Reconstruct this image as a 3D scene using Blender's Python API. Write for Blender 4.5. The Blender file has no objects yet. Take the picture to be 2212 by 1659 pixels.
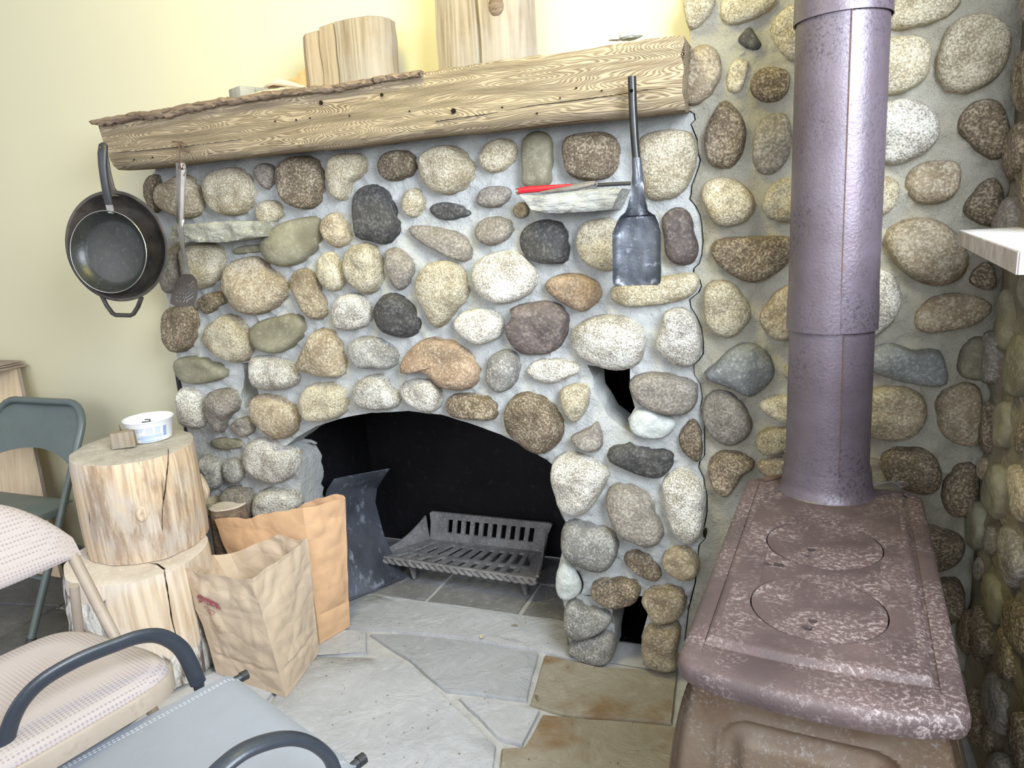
import bpy, bmesh, math, random
import numpy as np
from mathutils import Vector, Matrix, noise, geometry
R = math.radians
scene = bpy.context.scene
COL = scene.collection

# ---------------------------------------------------------------- camera, world, lights, exposure
CAM_H = 1.28
IW, IH, FPX = 2212.0, 1659.0, 1558.0
PITCH, ROLL, YAW = R(12.63), R(-3.25), R(21.4)
_cy, _sy, _cp, _sp = math.cos(YAW), math.sin(YAW), math.cos(PITCH), math.sin(PITCH)
FWD = Vector((-_sy * _cp, _cy * _cp, -_sp))
_r = Vector((_cy, _sy, 0)); _u = _r.cross(FWD)
RIGHT = math.cos(ROLL) * _r + math.sin(ROLL) * _u
UP = -math.sin(ROLL) * _r + math.cos(ROLL) * _u
cam_data = bpy.data.cameras.new('camera'); cam = bpy.data.objects.new('camera', cam_data); COL.objects.link(cam)
M3 = Matrix((RIGHT, UP, -FWD)).transposed()
cam.matrix_world = Matrix.Translation((0, 0, CAM_H)) @ M3.to_4x4()
cam_data.sensor_width = 36.0; cam_data.lens = FPX / IW * 36.0; cam_data.clip_start = 0.02
scene.camera = cam

world = bpy.data.worlds.new('world'); scene.world = world; world.use_nodes = True
bg = world.node_tree.nodes['Background']
bg.inputs['Color'].default_value = (0.88, 0.93, 1.0, 1); bg.inputs['Strength'].default_value = 0.42

def area(name, loc, target, size, power, col, size_y=None):
    d = bpy.data.lights.new(name, 'AREA'); d.energy = power; d.color = col
    d.shape = 'RECTANGLE'; d.size = size; d.size_y = size_y or size
    o = bpy.data.objects.new(name, d); COL.objects.link(o)
    o.location = loc
    o.rotation_euler = (Vector(target) - Vector(loc)).to_track_quat('-Z', 'Y').to_euler()
    return o
# daylight through the window in the right wall above the tray, added fill lights behind the camera, and a warm lamp overhead
area('window_and_fill_light', (0.85, 0.25, 1.95), (-0.75, 1.8, 0.75), 1.0, 70, (0.82, 0.90, 1.0), 1.2)
area('window_and_fill_light', (-0.3, -1.6, 1.7), (-0.9, 1.8, 0.5), 1.2, 26, (0.84, 0.91, 1.0), 1.2)  # added frontal fill, no window of its own
area('window_and_fill_light', (-2.6, -1.2, 2.1), (-1.4, 1.9, 0.8), 1.5, 14, (0.95, 0.95, 1.0), 1.5)  # added fill that keeps the left side bright
area('ceiling_lamp_light', (-0.75, 1.0, 2.6), (-0.8, 1.95, 1.75), 0.4, 10, (1.0, 0.86, 0.14))

vs = scene.view_settings
vs.view_transform = 'Standard'; vs.look = 'None'; vs.gamma = 1.0; vs.use_curve_mapping = False
vs.exposure = 0.72
scene.render.film_transparent = False

# ---------------------------------------------------------------- helpers
def ray(x, y):
    return FWD + RIGHT * ((x - IW / 2) / FPX) + UP * ((IH / 2 - y) / FPX)
def at(x, y, X=None, Y=None, Z=None):
    """the point of a plane X=, Y= or Z= that the photograph shows at pixel x, y"""
    d = ray(x, y)
    if X is not None: k = X / d.x
    elif Y is not None: k = Y / d.y
    else: k = (Z - CAM_H) / d.z
    return Vector((d.x * k, d.y * k, CAM_H + d.z * k))

def tag(o, label=None, cat=None, group=None, kind=None):
    if label: o['label'] = label
    if cat: o['category'] = cat
    if group: o['group'] = group
    if kind: o['kind'] = kind
    return o
def empty(name, loc=(0, 0, 0), rz=0.0, parent=None):
    o = bpy.data.objects.new(name, None); COL.objects.link(o)
    o.location = loc; o.rotation_euler = (0, 0, rz); o.empty_display_size = 0.05
    if parent: o.parent = parent
    return o
def mesh_obj(name, verts, faces, mat, parent=None, smooth=True, origin=None, local=False, angle=None):
    """verts are in world space unless local; the object is parented keeping its place"""
    me = bpy.data.meshes.new(name)
    me.from_pydata([tuple(v) for v in verts], [], faces)
    return finish(name, me, mat, parent, smooth, origin, local, angle)
def finish(name, me, mat, parent=None, smooth=True, origin=None, local=False, angle=None):
    bm = bmesh.new(); bm.from_mesh(me)
    bmesh.ops.recalc_face_normals(bm, faces=bm.faces[:])
    if angle is not None:
        for f in bm.faces: f.smooth = True
        for e in bm.edges:
            if len(e.link_faces) == 2 and e.calc_face_angle(0) > R(angle): e.smooth = False
    else:
        for f in bm.faces: f.smooth = smooth
    bm.to_mesh(me); bm.free()
    if mat: me.materials.append(mat)
    o = bpy.data.objects.new(name, me); COL.objects.link(o)
    if local:
        if parent: o.parent = parent
        return o
    if origin is None:
        co = np.array([v.co[:] for v in me.vertices]); origin = Vector((co[:, 0].mean(), co[:, 1].mean(), co[:, 2].min()))
    origin = Vector(origin)
    if parent:
        pm = parent.matrix_basis.copy(); pp = parent.parent
        while pp: pm = pp.matrix_basis @ pm; pp = pp.parent
        inv = pm.inverted()
        me.transform(Matrix.Translation(-origin))
        o.parent = parent; o.matrix_basis = inv @ Matrix.Translation(origin)
    else:
        me.transform(Matrix.Translation(-origin)); o.location = origin
    return o
class MB:
    """collects shapes for one mesh object"""
    def __init__(s): s.v = []; s.f = []
    def add(s, v, f):
        n = len(s.v); s.v += [Vector(p) for p in v]; s.f += [[i + n for i in q] for q in f]; return s
    def box(s, c, d, rot=None, bev=0.0):
        bm = bmesh.new(); bmesh.ops.create_cube(bm, size=1)
        for v in bm.verts: v.co = Vector((v.co.x * d[0], v.co.y * d[1], v.co.z * d[2]))
        if bev > 0: bmesh.ops.bevel(bm, geom=bm.edges[:], offset=bev, segments=2, affect='EDGES', profile=0.6)
        m = Matrix.Translation(c) @ (rot.to_4x4() if rot else Matrix())
        bm.verts.index_update()
        s.add([m @ v.co for v in bm.verts], [[v.index for v in f.verts] for f in bm.faces]); bm.free(); return s
    def tube(s, pts, r, n=12, closed=False, cap=True, flat=1.0, upv=None):
        pts = [Vector(p) for p in pts]; N = len(pts); rs = r if isinstance(r, (list, tuple)) else [r] * N
        tang = []
        for i in range(N):
            a = pts[i - 1] if (i > 0 or closed) else pts[i]; b = pts[(i + 1) % N] if (i < N - 1 or closed) else pts[i]
            tang.append((b - a).normalized())
        t0 = tang[0]; up = Vector(upv) if upv else (Vector((0, 0, 1)) if abs(t0.z) < 0.9 else Vector((1, 0, 0)))
        V = []
        nx = (up - t0 * up.dot(t0)).normalized()
        for i in range(N):
            t = tang[i]
            src = Vector(upv) if upv else nx
            nn = (src - t * src.dot(t))
            nx = nn.normalized() if nn.length > 1e-6 else nx
            ny = t.cross(nx)
            for k in range(n):
                a = 2 * math.pi * k / n
                V.append(pts[i] + nx * (math.cos(a) * rs[i] * flat) + ny * (math.sin(a) * rs[i]))
        Fc = []
        for i in range(N if closed else N - 1):
            for k in range(n):
                a = i * n + k; b = i * n + (k + 1) % n; c = ((i + 1) % N) * n + (k + 1) % n; d = ((i + 1) % N) * n + k
                Fc.append([a, b, c, d])
        if cap and not closed:
            Fc.append(list(range(n))[::-1]); Fc.append(list(range((N - 1) * n, N * n)))
        s.add(V, Fc); return s
    def lathe(s, prof, n=32, m=None, sx=1.0, sy=1.0, close=False):
        V = []; Fc = []
        for (r, z) in prof:
            for k in range(n):
                a = 2 * math.pi * k / n; V.append(Vector((r * math.cos(a) * sx, r * math.sin(a) * sy, z)))
        L = len(prof)
        for i in range(L - 1):
            for k in range(n): Fc.append([i * n + k, i * n + (k + 1) % n, (i + 1) * n + (k + 1) % n, (i + 1) * n + k])
        if close:
            for k in range(n): Fc.append([(L - 1) * n + k, (L - 1) * n + (k + 1) % n, (k + 1) % n, k])
        if m: V = [m @ v for v in V]
        s.add(V, Fc); return s
    def surf(s, fn, nu, nv, thick=0.0):
        """grid surface fn(u,v) -> point; thick > 0 makes a sheet with a back and a rim"""
        P = [[Vector(fn(i / nu, j / nv)) for j in range(nv + 1)] for i in range(nu + 1)]
        V = [p for row in P for p in row]; W = nv + 1
        Fc = [[i * W + j, (i + 1) * W + j, (i + 1) * W + j + 1, i * W + j + 1] for i in range(nu) for j in range(nv)]
        if thick:
            Nn = []
            for i in range(nu + 1):
                for j in range(nv + 1):
                    a = P[min(i + 1, nu)][j] - P[max(i - 1, 0)][j]; b = P[i][min(j + 1, nv)] - P[i][max(j - 1, 0)]
                    c = a.cross(b); Nn.append(c.normalized() if c.length > 1e-12 else Vector((0, 0, 1)))
            n0 = len(V); V += [V[k] - Nn[k] * thick for k in range(n0)]
            Fc += [[q + n0 for q in f][::-1] for f in Fc]
            ring = [i * W for i in range(nu + 1)] + [nu * W + j for j in range(1, W)] + [i * W + nv for i in range(nu - 1, -1, -1)] + [j for j in range(nv - 1, 0, -1)]
            for a, b in zip(ring, ring[1:] + ring[:1]): Fc.append([a, b, b + n0, a + n0])
        s.add(V, Fc); return s
    def prism(s, poly, a, b):
        """poly: list of points; a, b: offsets of the two end faces"""
        n = len(poly); a = Vector(a); b = Vector(b)
        V = [Vector(p) + a for p in poly] + [Vector(p) + b for p in poly]
        Fc = [list(range(n)), list(range(n, 2 * n))[::-1]] + [[i, (i + 1) % n, (i + 1) % n + n, i + n] for i in range(n)]
        s.add(V, Fc); return s
    def xf(s, m):
        s.v = [m @ p for p in s.v]; return s
    def build(s, name, mat, parent=None, smooth=True, angle=40, origin=None, local=False):
        return mesh_obj(name, s.v, s.f, mat, parent, smooth, origin, local, angle if smooth else None)
def spline(pts, n, closed=True):
    """Catmull-Rom through pts, n samples evenly by length"""
    pts = [Vector(p) for p in pts]; N = len(pts); out = []
    segs = N if closed else N - 1
    for i in range(segs):
        p0 = pts[(i - 1) % N] if closed or i > 0 else pts[0]; p1 = pts[i]; p2 = pts[(i + 1) % N]; p3 = pts[(i + 2) % N] if closed or i + 2 < N else pts[-1]
        for k in range(12):
            t = k / 12; t2 = t * t; t3 = t2 * t
            out.append(0.5 * ((2 * p1) + (p2 - p0) * t + (2 * p0 - 5 * p1 + 4 * p2 - p3) * t2 + (3 * p1 - p0 - 3 * p2 + p3) * t3))
    if not closed: out.append(pts[-1])
    L = [0.0]; q = out + ([out[0]] if closed else [])
    for a, b in zip(q, q[1:]): L.append(L[-1] + (b - a).length)
    res = []; j = 0
    for k in range(n):
        s = L[-1] * k / (n if closed else n - 1)
        while j < len(L) - 2 and L[j + 1] < s: j += 1
        d = L[j + 1] - L[j]; t = (s - L[j]) / d if d > 1e-12 else 0
        res.append(q[j].lerp(q[j + 1], min(max(t, 0), 1)))
    return res
def fbm(p, s, oct=3): return noise.fractal(Vector(p) * s, 1.0, 2.0, oct)

# ---------------------------------------------------------------- materials
def nd(nt, t, **kw):
    n = nt.nodes.new(t)
    for k, v in kw.items(): setattr(n, k, v)
    return n
def material(name):
    m = bpy.data.materials.new(name); m.use_nodes = True
    nt = m.node_tree; b = nt.nodes['Principled BSDF']
    return m, nt, b
def ramp(nt, fac, stops, interp='LINEAR'):
    r = nd(nt, 'ShaderNodeValToRGB'); cr = r.color_ramp; cr.interpolation = interp
    while len(cr.elements) < len(stops): cr.elements.new(0.5)
    for e, (p, c) in zip(cr.elements, stops):
        e.position = p; e.color = (c[0], c[1], c[2], 1) if not isinstance(c, (int, float)) else (c, c, c, 1)
    nt.links.new(fac, r.inputs[0]); return r.outputs[0]
def mixc(nt, fac, a, b, mode='MIX'):
    n = nd(nt, 'ShaderNodeMix', data_type='RGBA', blend_type=mode)
    if isinstance(fac, (int, float)): n.inputs[0].default_value = fac
    else: nt.links.new(fac, n.inputs[0])
    for s, v in ((6, a), (7, b)):
        if isinstance(v, tuple): n.inputs[s].default_value = (v[0], v[1], v[2], 1)
        else: nt.links.new(v, n.inputs[s])
    return n.outputs[2]
def mathn(nt, op, a, b=0.0):
    n = nd(nt, 'ShaderNodeMath', operation=op)
    for s, v in ((0, a), (1, b)):
        if isinstance(v, (int, float)): n.inputs[s].default_value = v
        else: nt.links.new(v, n.inputs[s])
    return n.outputs[0]
def coords(nt, stretch=(1, 1, 1), rnd=False, kind='Object', rot=(0, 0, 0)):
    tc = nd(nt, 'ShaderNodeTexCoord'); mp = nd(nt, 'ShaderNodeMapping')
    mp.inputs['Scale'].default_value = stretch; mp.inputs['Rotation'].default_value = rot
    src = tc.outputs[kind]
    if rnd:
        oi = nd(nt, 'ShaderNodeObjectInfo'); vm = nd(nt, 'ShaderNodeVectorMath', operation='SCALE')
        cx = nd(nt, 'ShaderNodeCombineXYZ')
        for k in range(3): nt.links.new(oi.outputs['Random'], cx.inputs[k])
        nt.links.new(cx.outputs[0], vm.inputs[0]); vm.inputs['Scale'].default_value = 37.0
        ad = nd(nt, 'ShaderNodeVectorMath', operation='ADD')
        nt.links.new(src, ad.inputs[0]); nt.links.new(vm.outputs[0], ad.inputs[1]); src = ad.outputs[0]
    nt.links.new(src, mp.inputs['Vector']); return mp.outputs[0]
def noi(nt, vec, scale, detail=4, rough=0.55, dist=0.0):
    n = nd(nt, 'ShaderNodeTexNoise'); n.inputs['Scale'].default_value = scale; n.inputs['Detail'].default_value = detail
    n.inputs['Roughness'].default_value = rough; n.inputs['Distortion'].default_value = dist
    nt.links.new(vec, n.inputs['Vector']); return n.outputs['Fac']
def bump(nt, b, h, strength, dist=0.01):
    n = nd(nt, 'ShaderNodeBump'); n.inputs['Strength'].default_value = strength; n.inputs['Distance'].default_value = dist
    nt.links.new(h, n.inputs['Height'])
    prev = b.inputs['Normal'].links
    if prev: nt.links.new(prev[0].from_socket, n.inputs['Normal'])
    nt.links.new(n.outputs[0], b.inputs['Normal'])
def simple(name, c1, c2=None, scale=8, rough=0.6, metal=0.0, bmp=0.15, bscale=60, bdist=0.003, c3=None, stretch=(1, 1, 1), lo=0.35, hi=0.65, spec=0.5):
    m, nt, b = material(name); v = coords(nt, stretch)
    c2 = c2 or tuple(x * 0.8 for x in c1)
    f = noi(nt, v, scale, 6, 0.6)
    col = ramp(nt, f, [(lo, c1), (hi, c2)])
    if c3:
        g = noi(nt, v, scale * 6, 5, 0.7); col = mixc(nt, ramp(nt, g, [(0.56, 0.0), (0.66, 1.0)]), col, c3)
    nt.links.new(col, b.inputs['Base Color'])
    b.inputs['Roughness'].default_value = rough; b.inputs['Metallic'].default_value = metal
    b.inputs['Specular IOR Level'].default_value = spec
    if bmp: bump(nt, b, noi(nt, v, bscale, 5, 0.6), bmp, bdist)
    return m
def stone_mat(name, base, spk, light, amount=0.5, fine=260, bmp=0.5, rough=0.85, patch=None, pamt=0.55):
    """field stone: base tone with broad patches, fine dark and light grains"""
    m, nt, b = material(name); v = coords(nt, rnd=True)
    big = noi(nt, v, 9, 3, 0.5)
    base2 = tuple(x * 0.78 for x in (patch or base))
    col = ramp(nt, big, [(pamt - 0.13, base), (pamt + 0.10, base2)])
    col = mixc(nt, ramp(nt, noi(nt, v, 45, 5, 0.7), [(0.50, 0.0), (0.66, 0.45)]), col, tuple(x * 0.62 for x in base2))
    g = noi(nt, v, fine, 3, 0.7)
    gm = noi(nt, v, 22, 2, 0.5)
    k = mathn(nt, 'ADD', g, mathn(nt, 'MULTIPLY', mathn(nt, 'SUBTRACT', gm, 0.5), 0.35))
    col = mixc(nt, ramp(nt, k, [(0.40 - 0.0, amount), (0.50, 0.0)]), col, spk)
    col = mixc(nt, ramp(nt, k, [(0.53, 0.0), (0.63, amount * 1.1)]), col, light)
    oi = nd(nt, 'ShaderNodeObjectInfo')
    hs = nd(nt, 'ShaderNodeHueSaturation'); nt.links.new(col, hs.inputs['Color'])
    nt.links.new(ramp(nt, oi.outputs['Random'], [(0, 0.86), (1, 1.12)]), hs.inputs['Value'])
    nt.links.new(hs.outputs[0], b.inputs['Base Color']); b.inputs['Roughness'].default_value = rough
    b.inputs['Specular IOR Level'].default_value = 0.3
    bump(nt, b, noi(nt, v, 28, 5, 0.65), min(1, bmp * 1.8), 0.013)
    bump(nt, b, noi(nt, v, 110, 4, 0.7), bmp * 1.3, 0.004)
    bump(nt, b, g, bmp * 1.2, 0.0025)
    return m
ST = {
 'w': stone_mat('white_granite', (0.58, 0.55, 0.48), (0.17, 0.14, 0.105), (0.80, 0.78, 0.72), 0.75, 240, patch=(0.56, 0.52, 0.44)),
 'y': stone_mat('cream_granite', (0.54, 0.48, 0.35), (0.20, 0.15, 0.085), (0.74, 0.69, 0.55), 0.62, 220, patch=(0.48, 0.41, 0.275)),
 't': stone_mat('tan_stone', (0.42, 0.35, 0.24), (0.17, 0.12, 0.07), (0.62, 0.56, 0.44), 0.5, 150, patch=(0.33, 0.26, 0.17)),
 'b': stone_mat('brown_stone', (0.185, 0.142, 0.092), (0.075, 0.055, 0.035), (0.46, 0.39, 0.28), 0.7, 170, patch=(0.27, 0.21, 0.15)),
 'g': stone_mat('grey_stone', (0.33, 0.32, 0.29), (0.14, 0.13, 0.11), (0.55, 0.53, 0.49), 0.55, 170, bmp=0.3, patch=(0.24, 0.23, 0.21)),
 'G': stone_mat('grey_brown_stone', (0.23, 0.205, 0.175), (0.10, 0.085, 0.07), (0.44, 0.41, 0.36), 0.5, 150, bmp=0.3, patch=(0.31, 0.27, 0.22)),
 'o': stone_mat('olive_stone', (0.26, 0.24, 0.165), (0.17, 0.155, 0.10), (0.36, 0.34, 0.25), 0.35, 90, bmp=0.22, rough=0.7, patch=(0.20, 0.18, 0.12)),
 'd': stone_mat('charcoal_stone', (0.055, 0.052, 0.050), (0.025, 0.023, 0.025), (0.22, 0.215, 0.20), 0.35, 110, bmp=0.35, rough=0.7, patch=(0.11, 0.105, 0.095)),
 'r': stone_mat('rust_stone', (0.36, 0.255, 0.165), (0.18, 0.12, 0.075), (0.54, 0.44, 0.33), 0.5, 150, patch=(0.25, 0.185, 0.13)),
 'p': stone_mat('purple_brown_stone', (0.098, 0.078, 0.072), (0.05, 0.04, 0.04), (0.30, 0.25, 0.21), 0.4, 90, bmp=0.3, rough=0.7, patch=(0.19, 0.15, 0.135)),
 's': stone_mat('slate_blue_stone', (0.27, 0.28, 0.27), (0.15, 0.15, 0.15), (0.48, 0.50, 0.50), 0.4, 120, bmp=0.25, rough=0.7, patch=(0.20, 0.205, 0.20)),
 'c': stone_mat('pale_quartz_stone', (0.64, 0.66, 0.62), (0.45, 0.46, 0.42), (0.80, 0.82, 0.80), 0.35, 120, bmp=0.2, rough=0.6, patch=(0.55, 0.58, 0.54)),
}
def mortar_mat(name, base, dark):
    m, nt, b = material(name); v = coords(nt)
    col = ramp(nt, noi(nt, v, 5, 5, 0.6), [(0.35, base), (0.7, dark)])
    g = noi(nt, v, 420, 2, 0.7)
    col = mixc(nt, ramp(nt, g, [(0.3, 0.35), (0.48, 0.0)]), col, tuple(x * 0.55 for x in dark))
    nt.links.new(col, b.inputs['Base Color']); b.inputs['Roughness'].default_value = 0.95; b.inputs['Specular IOR Level'].default_value = 0.15
    bump(nt, b, noi(nt, v, 30, 5, 0.6), 0.8, 0.012); bump(nt, b, noi(nt, v, 130, 4, 0.7), 0.9, 0.005); bump(nt, b, g, 0.6, 0.003)
    return m
M_MORTAR = mortar_mat('pale_mortar', (0.50, 0.505, 0.49), (0.40, 0.405, 0.39))
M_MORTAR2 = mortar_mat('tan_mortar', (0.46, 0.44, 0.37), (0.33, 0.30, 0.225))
def plaster():
    m, nt, b = material('yellow_plaster'); v = coords(nt)
    col = ramp(nt, noi(nt, v, 1.4, 3, 0.5), [(0.3, (0.63, 0.585, 0.41)), (0.7, (0.60, 0.555, 0.39))])
    nt.links.new(col, b.inputs['Base Color']); b.inputs['Roughness'].default_value = 0.85; b.inputs['Specular IOR Level'].default_value = 0.2
    bump(nt, b, noi(nt, v, 120, 4, 0.6), 0.06, 0.002); return m
M_PLASTER = plaster()
M_CEIL = simple('white_ceiling_paint', (0.74, 0.75, 0.77), None, 3, 0.9, bmp=0.05)
def wood(name, light, dark, ring=26, stretch=(0.12, 1, 1), dist=3.0, bmp=0.5, grey=None, gamt=0.6, rough=0.85, fine=(3, 130, 130), swirl=0.6, wavew=0.45):
    """grain runs along the axis with the small stretch"""
    m, nt, b = material(name); v = coords(nt, stretch)
    n0 = noi(nt, v, 7, 3, 0.5)
    vm = nd(nt, 'ShaderNodeVectorMath', operation='ADD'); cx = nd(nt, 'ShaderNodeCombineXYZ')
    for k in range(3): nt.links.new(mathn(nt, 'MULTIPLY', mathn(nt, 'SUBTRACT', n0, 0.5), swirl), cx.inputs[k])
    nt.links.new(v, vm.inputs[0]); nt.links.new(cx.outputs[0], vm.inputs[1])
    w = nd(nt, 'ShaderNodeTexWave', wave_type='BANDS', bands_direction='DIAGONAL'); nt.links.new(vm.outputs[0], w.inputs['Vector'])
    w.inputs['Scale'].default_value = ring; w.inputs['Distortion'].default_value = dist; w.inputs['Detail'].default_value = 2; w.inputs['Detail Scale'].default_value = 1.2
    fv = coords(nt, fine); f = noi(nt, fv, 1.0, 4, 0.6)
    h = mathn(nt, 'ADD', mathn(nt, 'MULTIPLY', w.outputs['Fac'], wavew), mathn(nt, 'MULTIPLY', f, 1.15 - wavew))
    col = ramp(nt, h, [(0.32, dark), (0.52, tuple((a + c) / 2 for a, c in zip(light, dark))), (0.72, light)])
    if grey:
        gv = coords(nt); col = mixc(nt, ramp(nt, noi(nt, gv, 6, 4, 0.6), [(0.4, 0.0), (0.65, gamt)]), col, grey)
    nt.links.new(col, b.inputs['Base Color']); b.inputs['Roughness'].default_value = rough; b.inputs['Specular IOR Level'].default_value = 0.25
    bump(nt, b, h, bmp, 0.004)
    return m
M_BEAM = wood('weathered_fir', (0.37, 0.295, 0.195), (0.155, 0.11, 0.065), 44, (0.13, 1, 1), 6.5, 0.8, (0.33, 0.265, 0.175), 0.5, fine=(4, 170, 170), swirl=0.75, wavew=0.42)
M_BARK = simple('fir_bark_edge', (0.13, 0.085, 0.055), (0.26, 0.19, 0.13), 40, 0.95, bmp=0.9, bscale=90, bdist=0.008, stretch=(0.3, 1, 1))
M_SPLIT = wood('split_firewood', (0.38, 0.30, 0.20), (0.22, 0.16, 0.10), 9, (1, 1, 0.06), 3.0, 0.4, (0.34, 0.285, 0.21), 0.5, fine=(110, 110, 5), swirl=.4, wavew=.22)
M_SPLITG = wood('split_firewood_grey', (0.34, 0.28, 0.20), (0.20, 0.15, 0.10), 9, (1, 1, 0.06), 3.0, 0.4, (0.33, 0.30, 0.26), 0.7, fine=(110, 110, 5), swirl=.4, wavew=.22)
M_STUMP = wood('bare_stump_wood', (0.74, 0.57, 0.38), (0.42, 0.29, 0.19), 7, (1, 1, 0.05), 3.0, 0.5, (0.52, 0.49, 0.46), 0.75, fine=(70, 70, 4), swirl=0.5, wavew=0.2)
def streaks(m, col, scale, lo, amt, stretch):
    nt = m.node_tree; b = nt.nodes['Principled BSDF']; src = b.inputs['Base Color'].links[0].from_socket
    nt.links.new(mixc(nt, ramp(nt, noi(nt, coords(nt, stretch), scale, 6, 0.7), [(lo, 0.0), (lo + 0.1, amt)]), src, col), b.inputs['Base Color'])
streaks(M_STUMP, (0.30, 0.19, 0.12), 16, 0.53, 0.7, (1, 1, 0.22))
streaks(M_STUMP, (0.82, 0.68, 0.48), 11, 0.58, 0.6, (1, 1, 0.3))
M_STUMP2 = wood('debarked_log_wood', (0.74, 0.61, 0.45), (0.50, 0.36, 0.24), 6, (1, 1, 0.05), 3.0, 0.4, (0.66, 0.61, 0.56), 0.7, fine=(60, 60, 4), swirl=0.5, wavew=0.2)
M_ENDG = simple('sawn_end_grain', (0.50, 0.45, 0.38), (0.36, 0.32, 0.27), 14, 0.95, bmp=0.5, bscale=150, c3=(0.62, 0.56, 0.47))
M_ENDG2 = simple('pale_sawn_end_grain', (0.66, 0.58, 0.49), (0.54, 0.46, 0.38), 10, 0.95, bmp=0.4, bscale=120, c3=(0.74, 0.67, 0.58))
M_BARKG = simple('grey_ash_bark', (0.60, 0.57, 0.52), (0.16, 0.13, 0.11), 30, 0.95, bmp=1.0, bscale=40, bdist=0.012, stretch=(1, 1, 0.35), lo=0.44, hi=0.56)
M_BLACKW = simple('crack_dark', (0.02, 0.015, 0.011), None, 8, 1.0, bmp=0, spec=0.0)
M_PLY = wood('birch_plywood', (0.74, 0.58, 0.39), (0.62, 0.46, 0.29), 5, (1, 1, 0.15), 4.0, 0.05, fine=(60, 60, 4), rough=0.6, wavew=0.15)
M_HARDB = simple('brown_hardboard', (0.24, 0.19, 0.15), (0.34, 0.28, 0.23), 20, 0.7, bmp=0.2)
M_EDGEP = simple('panel_edge_pale', (0.66, 0.58, 0.47), (0.3, 0.24, 0.18), 60, 0.8, bmp=0)
M_BLACK = simple('black_plastic', (0.022, 0.023, 0.026), (0.03, 0.03, 0.033), 20, 0.42, bmp=0.1, bscale=200)
M_NONSTICK = simple('nonstick_coating', (0.018, 0.019, 0.018), (0.03, 0.031, 0.028), 14, 0.34, bmp=0.15, bscale=90, c3=(0.05, 0.05, 0.045))
M_CASTPAN = simple('seasoned_cast_iron', (0.025, 0.023, 0.022), (0.085, 0.07, 0.058), 12, 0.5, metal=0.3, bmp=0.35, bscale=110)
M_STEEL = simple('brushed_steel', (0.52, 0.48, 0.42), (0.40, 0.37, 0.33), 30, 0.32, metal=1.0, bmp=0.05)
M_STEELD = simple('dull_browned_steel', (0.17, 0.145, 0.125), (0.13, 0.11, 0.095), 30, 0.4, metal=0.7, bmp=0.05)
M_MORTAR3 = mortar_mat('shaded_brown_mortar', (0.30, 0.265, 0.19), (0.20, 0.17, 0.115))  # darker brown puts the right wall's shade into the mortar colour
M_RIM = simple('aluminium_rim', (0.8, 0.78, 0.72), None, 30, 0.25, metal=1.0, bmp=0)
M_RUST = simple('rusty_iron', (0.10, 0.06, 0.045), (0.17, 0.10, 0.07), 60, 0.9, metal=0.3, bmp=0.4, bscale=300)
M_SHOVEL = simple('worn_black_steel', (0.05, 0.055, 0.065), (0.13, 0.14, 0.165), 9, 0.36, metal=0.55, bmp=0.25, bscale=90, c3=(0.24, 0.255, 0.29))
M_SHOVELH = simple('black_steel_tube', (0.02, 0.02, 0.02), (0.035, 0.034, 0.032), 30, 0.28, metal=0.5, bmp=0.08, bscale=120)
M_SLAB = simple('split_slate', (0.38, 0.37, 0.31), (0.26, 0.25, 0.20), 12, 0.85, bmp=1.0, bscale=35, bdist=0.012, stretch=(1, 1, 2.2), c3=(0.62, 0.61, 0.57))
M_SLABW = simple('pale_split_slate', (0.36, 0.36, 0.34), (0.26, 0.26, 0.24), 18, 0.85, bmp=1.0, bscale=34, bdist=0.012, stretch=(0.5, 1, 2.2), c3=(0.48, 0.48, 0.46))
M_RED = simple('red_plastic', (0.62, 0.015, 0.03), (0.55, 0.012, 0.025), 10, 0.35, bmp=0)
M_CLEAR = simple('scuffed_grey_plastic', (0.10, 0.09, 0.08), (0.22, 0.20, 0.18), 30, 0.45, bmp=0.1)
M_SOOT = simple('sooty_steel_plate', (0.005, 0.0045, 0.006), (0.010, 0.009, 0.012), 5, 0.75, metal=0.1, bmp=0.2, bscale=60, c3=(0.016, 0.014, 0.018), spec=0.25)
M_SOOTB = simple('sooty_masonry', (0.006, 0.005, 0.004), (0.011, 0.009, 0.008), 8, 0.95, bmp=0.5, bscale=40)
M_SHEET = simple('ash_streaked_steel', (0.035, 0.039, 0.05), (0.12, 0.13, 0.16), 4, 0.5, metal=0.4, bmp=0.25, bscale=50, c3=(0.24, 0.26, 0.31), stretch=(1, 1, 0.6))
M_GRATE = simple('ashy_cast_iron', (0.15, 0.14, 0.14), (0.25, 0.24, 0.235), 22, 0.85, metal=0.2, bmp=0.6, bscale=160, c3=(0.40, 0.38, 0.37))
M_GREEN = simple('grey_green_enamel', (0.095, 0.118, 0.112), (0.118, 0.142, 0.136), 5, 0.42, metal=0.1, bmp=0.05, bscale=90, c3=(0.105, 0.122, 0.118))
M_BEIGE = simple('beige_enamel', (0.40, 0.335, 0.27), (0.33, 0.265, 0.205), 7, 0.5, bmp=0.08, bscale=90, c3=(0.34, 0.28, 0.22))
M_GREYCLIP = simple('dark_grey_rail', (0.03, 0.035, 0.045), None, 10, 0.4, bmp=0)
M_ARM = simple('slate_black_resin', (0.028, 0.034, 0.045), (0.035, 0.042, 0.055), 20, 0.36, bmp=0.12, bscale=260)
M_WHITEP = simple('white_plastic', (0.84, 0.85, 0.86), (0.80, 0.81, 0.83), 10, 0.35, bmp=0)
M_BLUEP = simple('blue_print', (0.13, 0.30, 0.66), None, 10, 0.5, bmp=0)
M_BLUEL = simple('pale_blue_print', (0.36, 0.52, 0.80), None, 10, 0.5, bmp=0)
M_ORANGEP = simple('orange_brown_print', (0.62, 0.36, 0.16), None, 10, 0.5, bmp=0)
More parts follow.
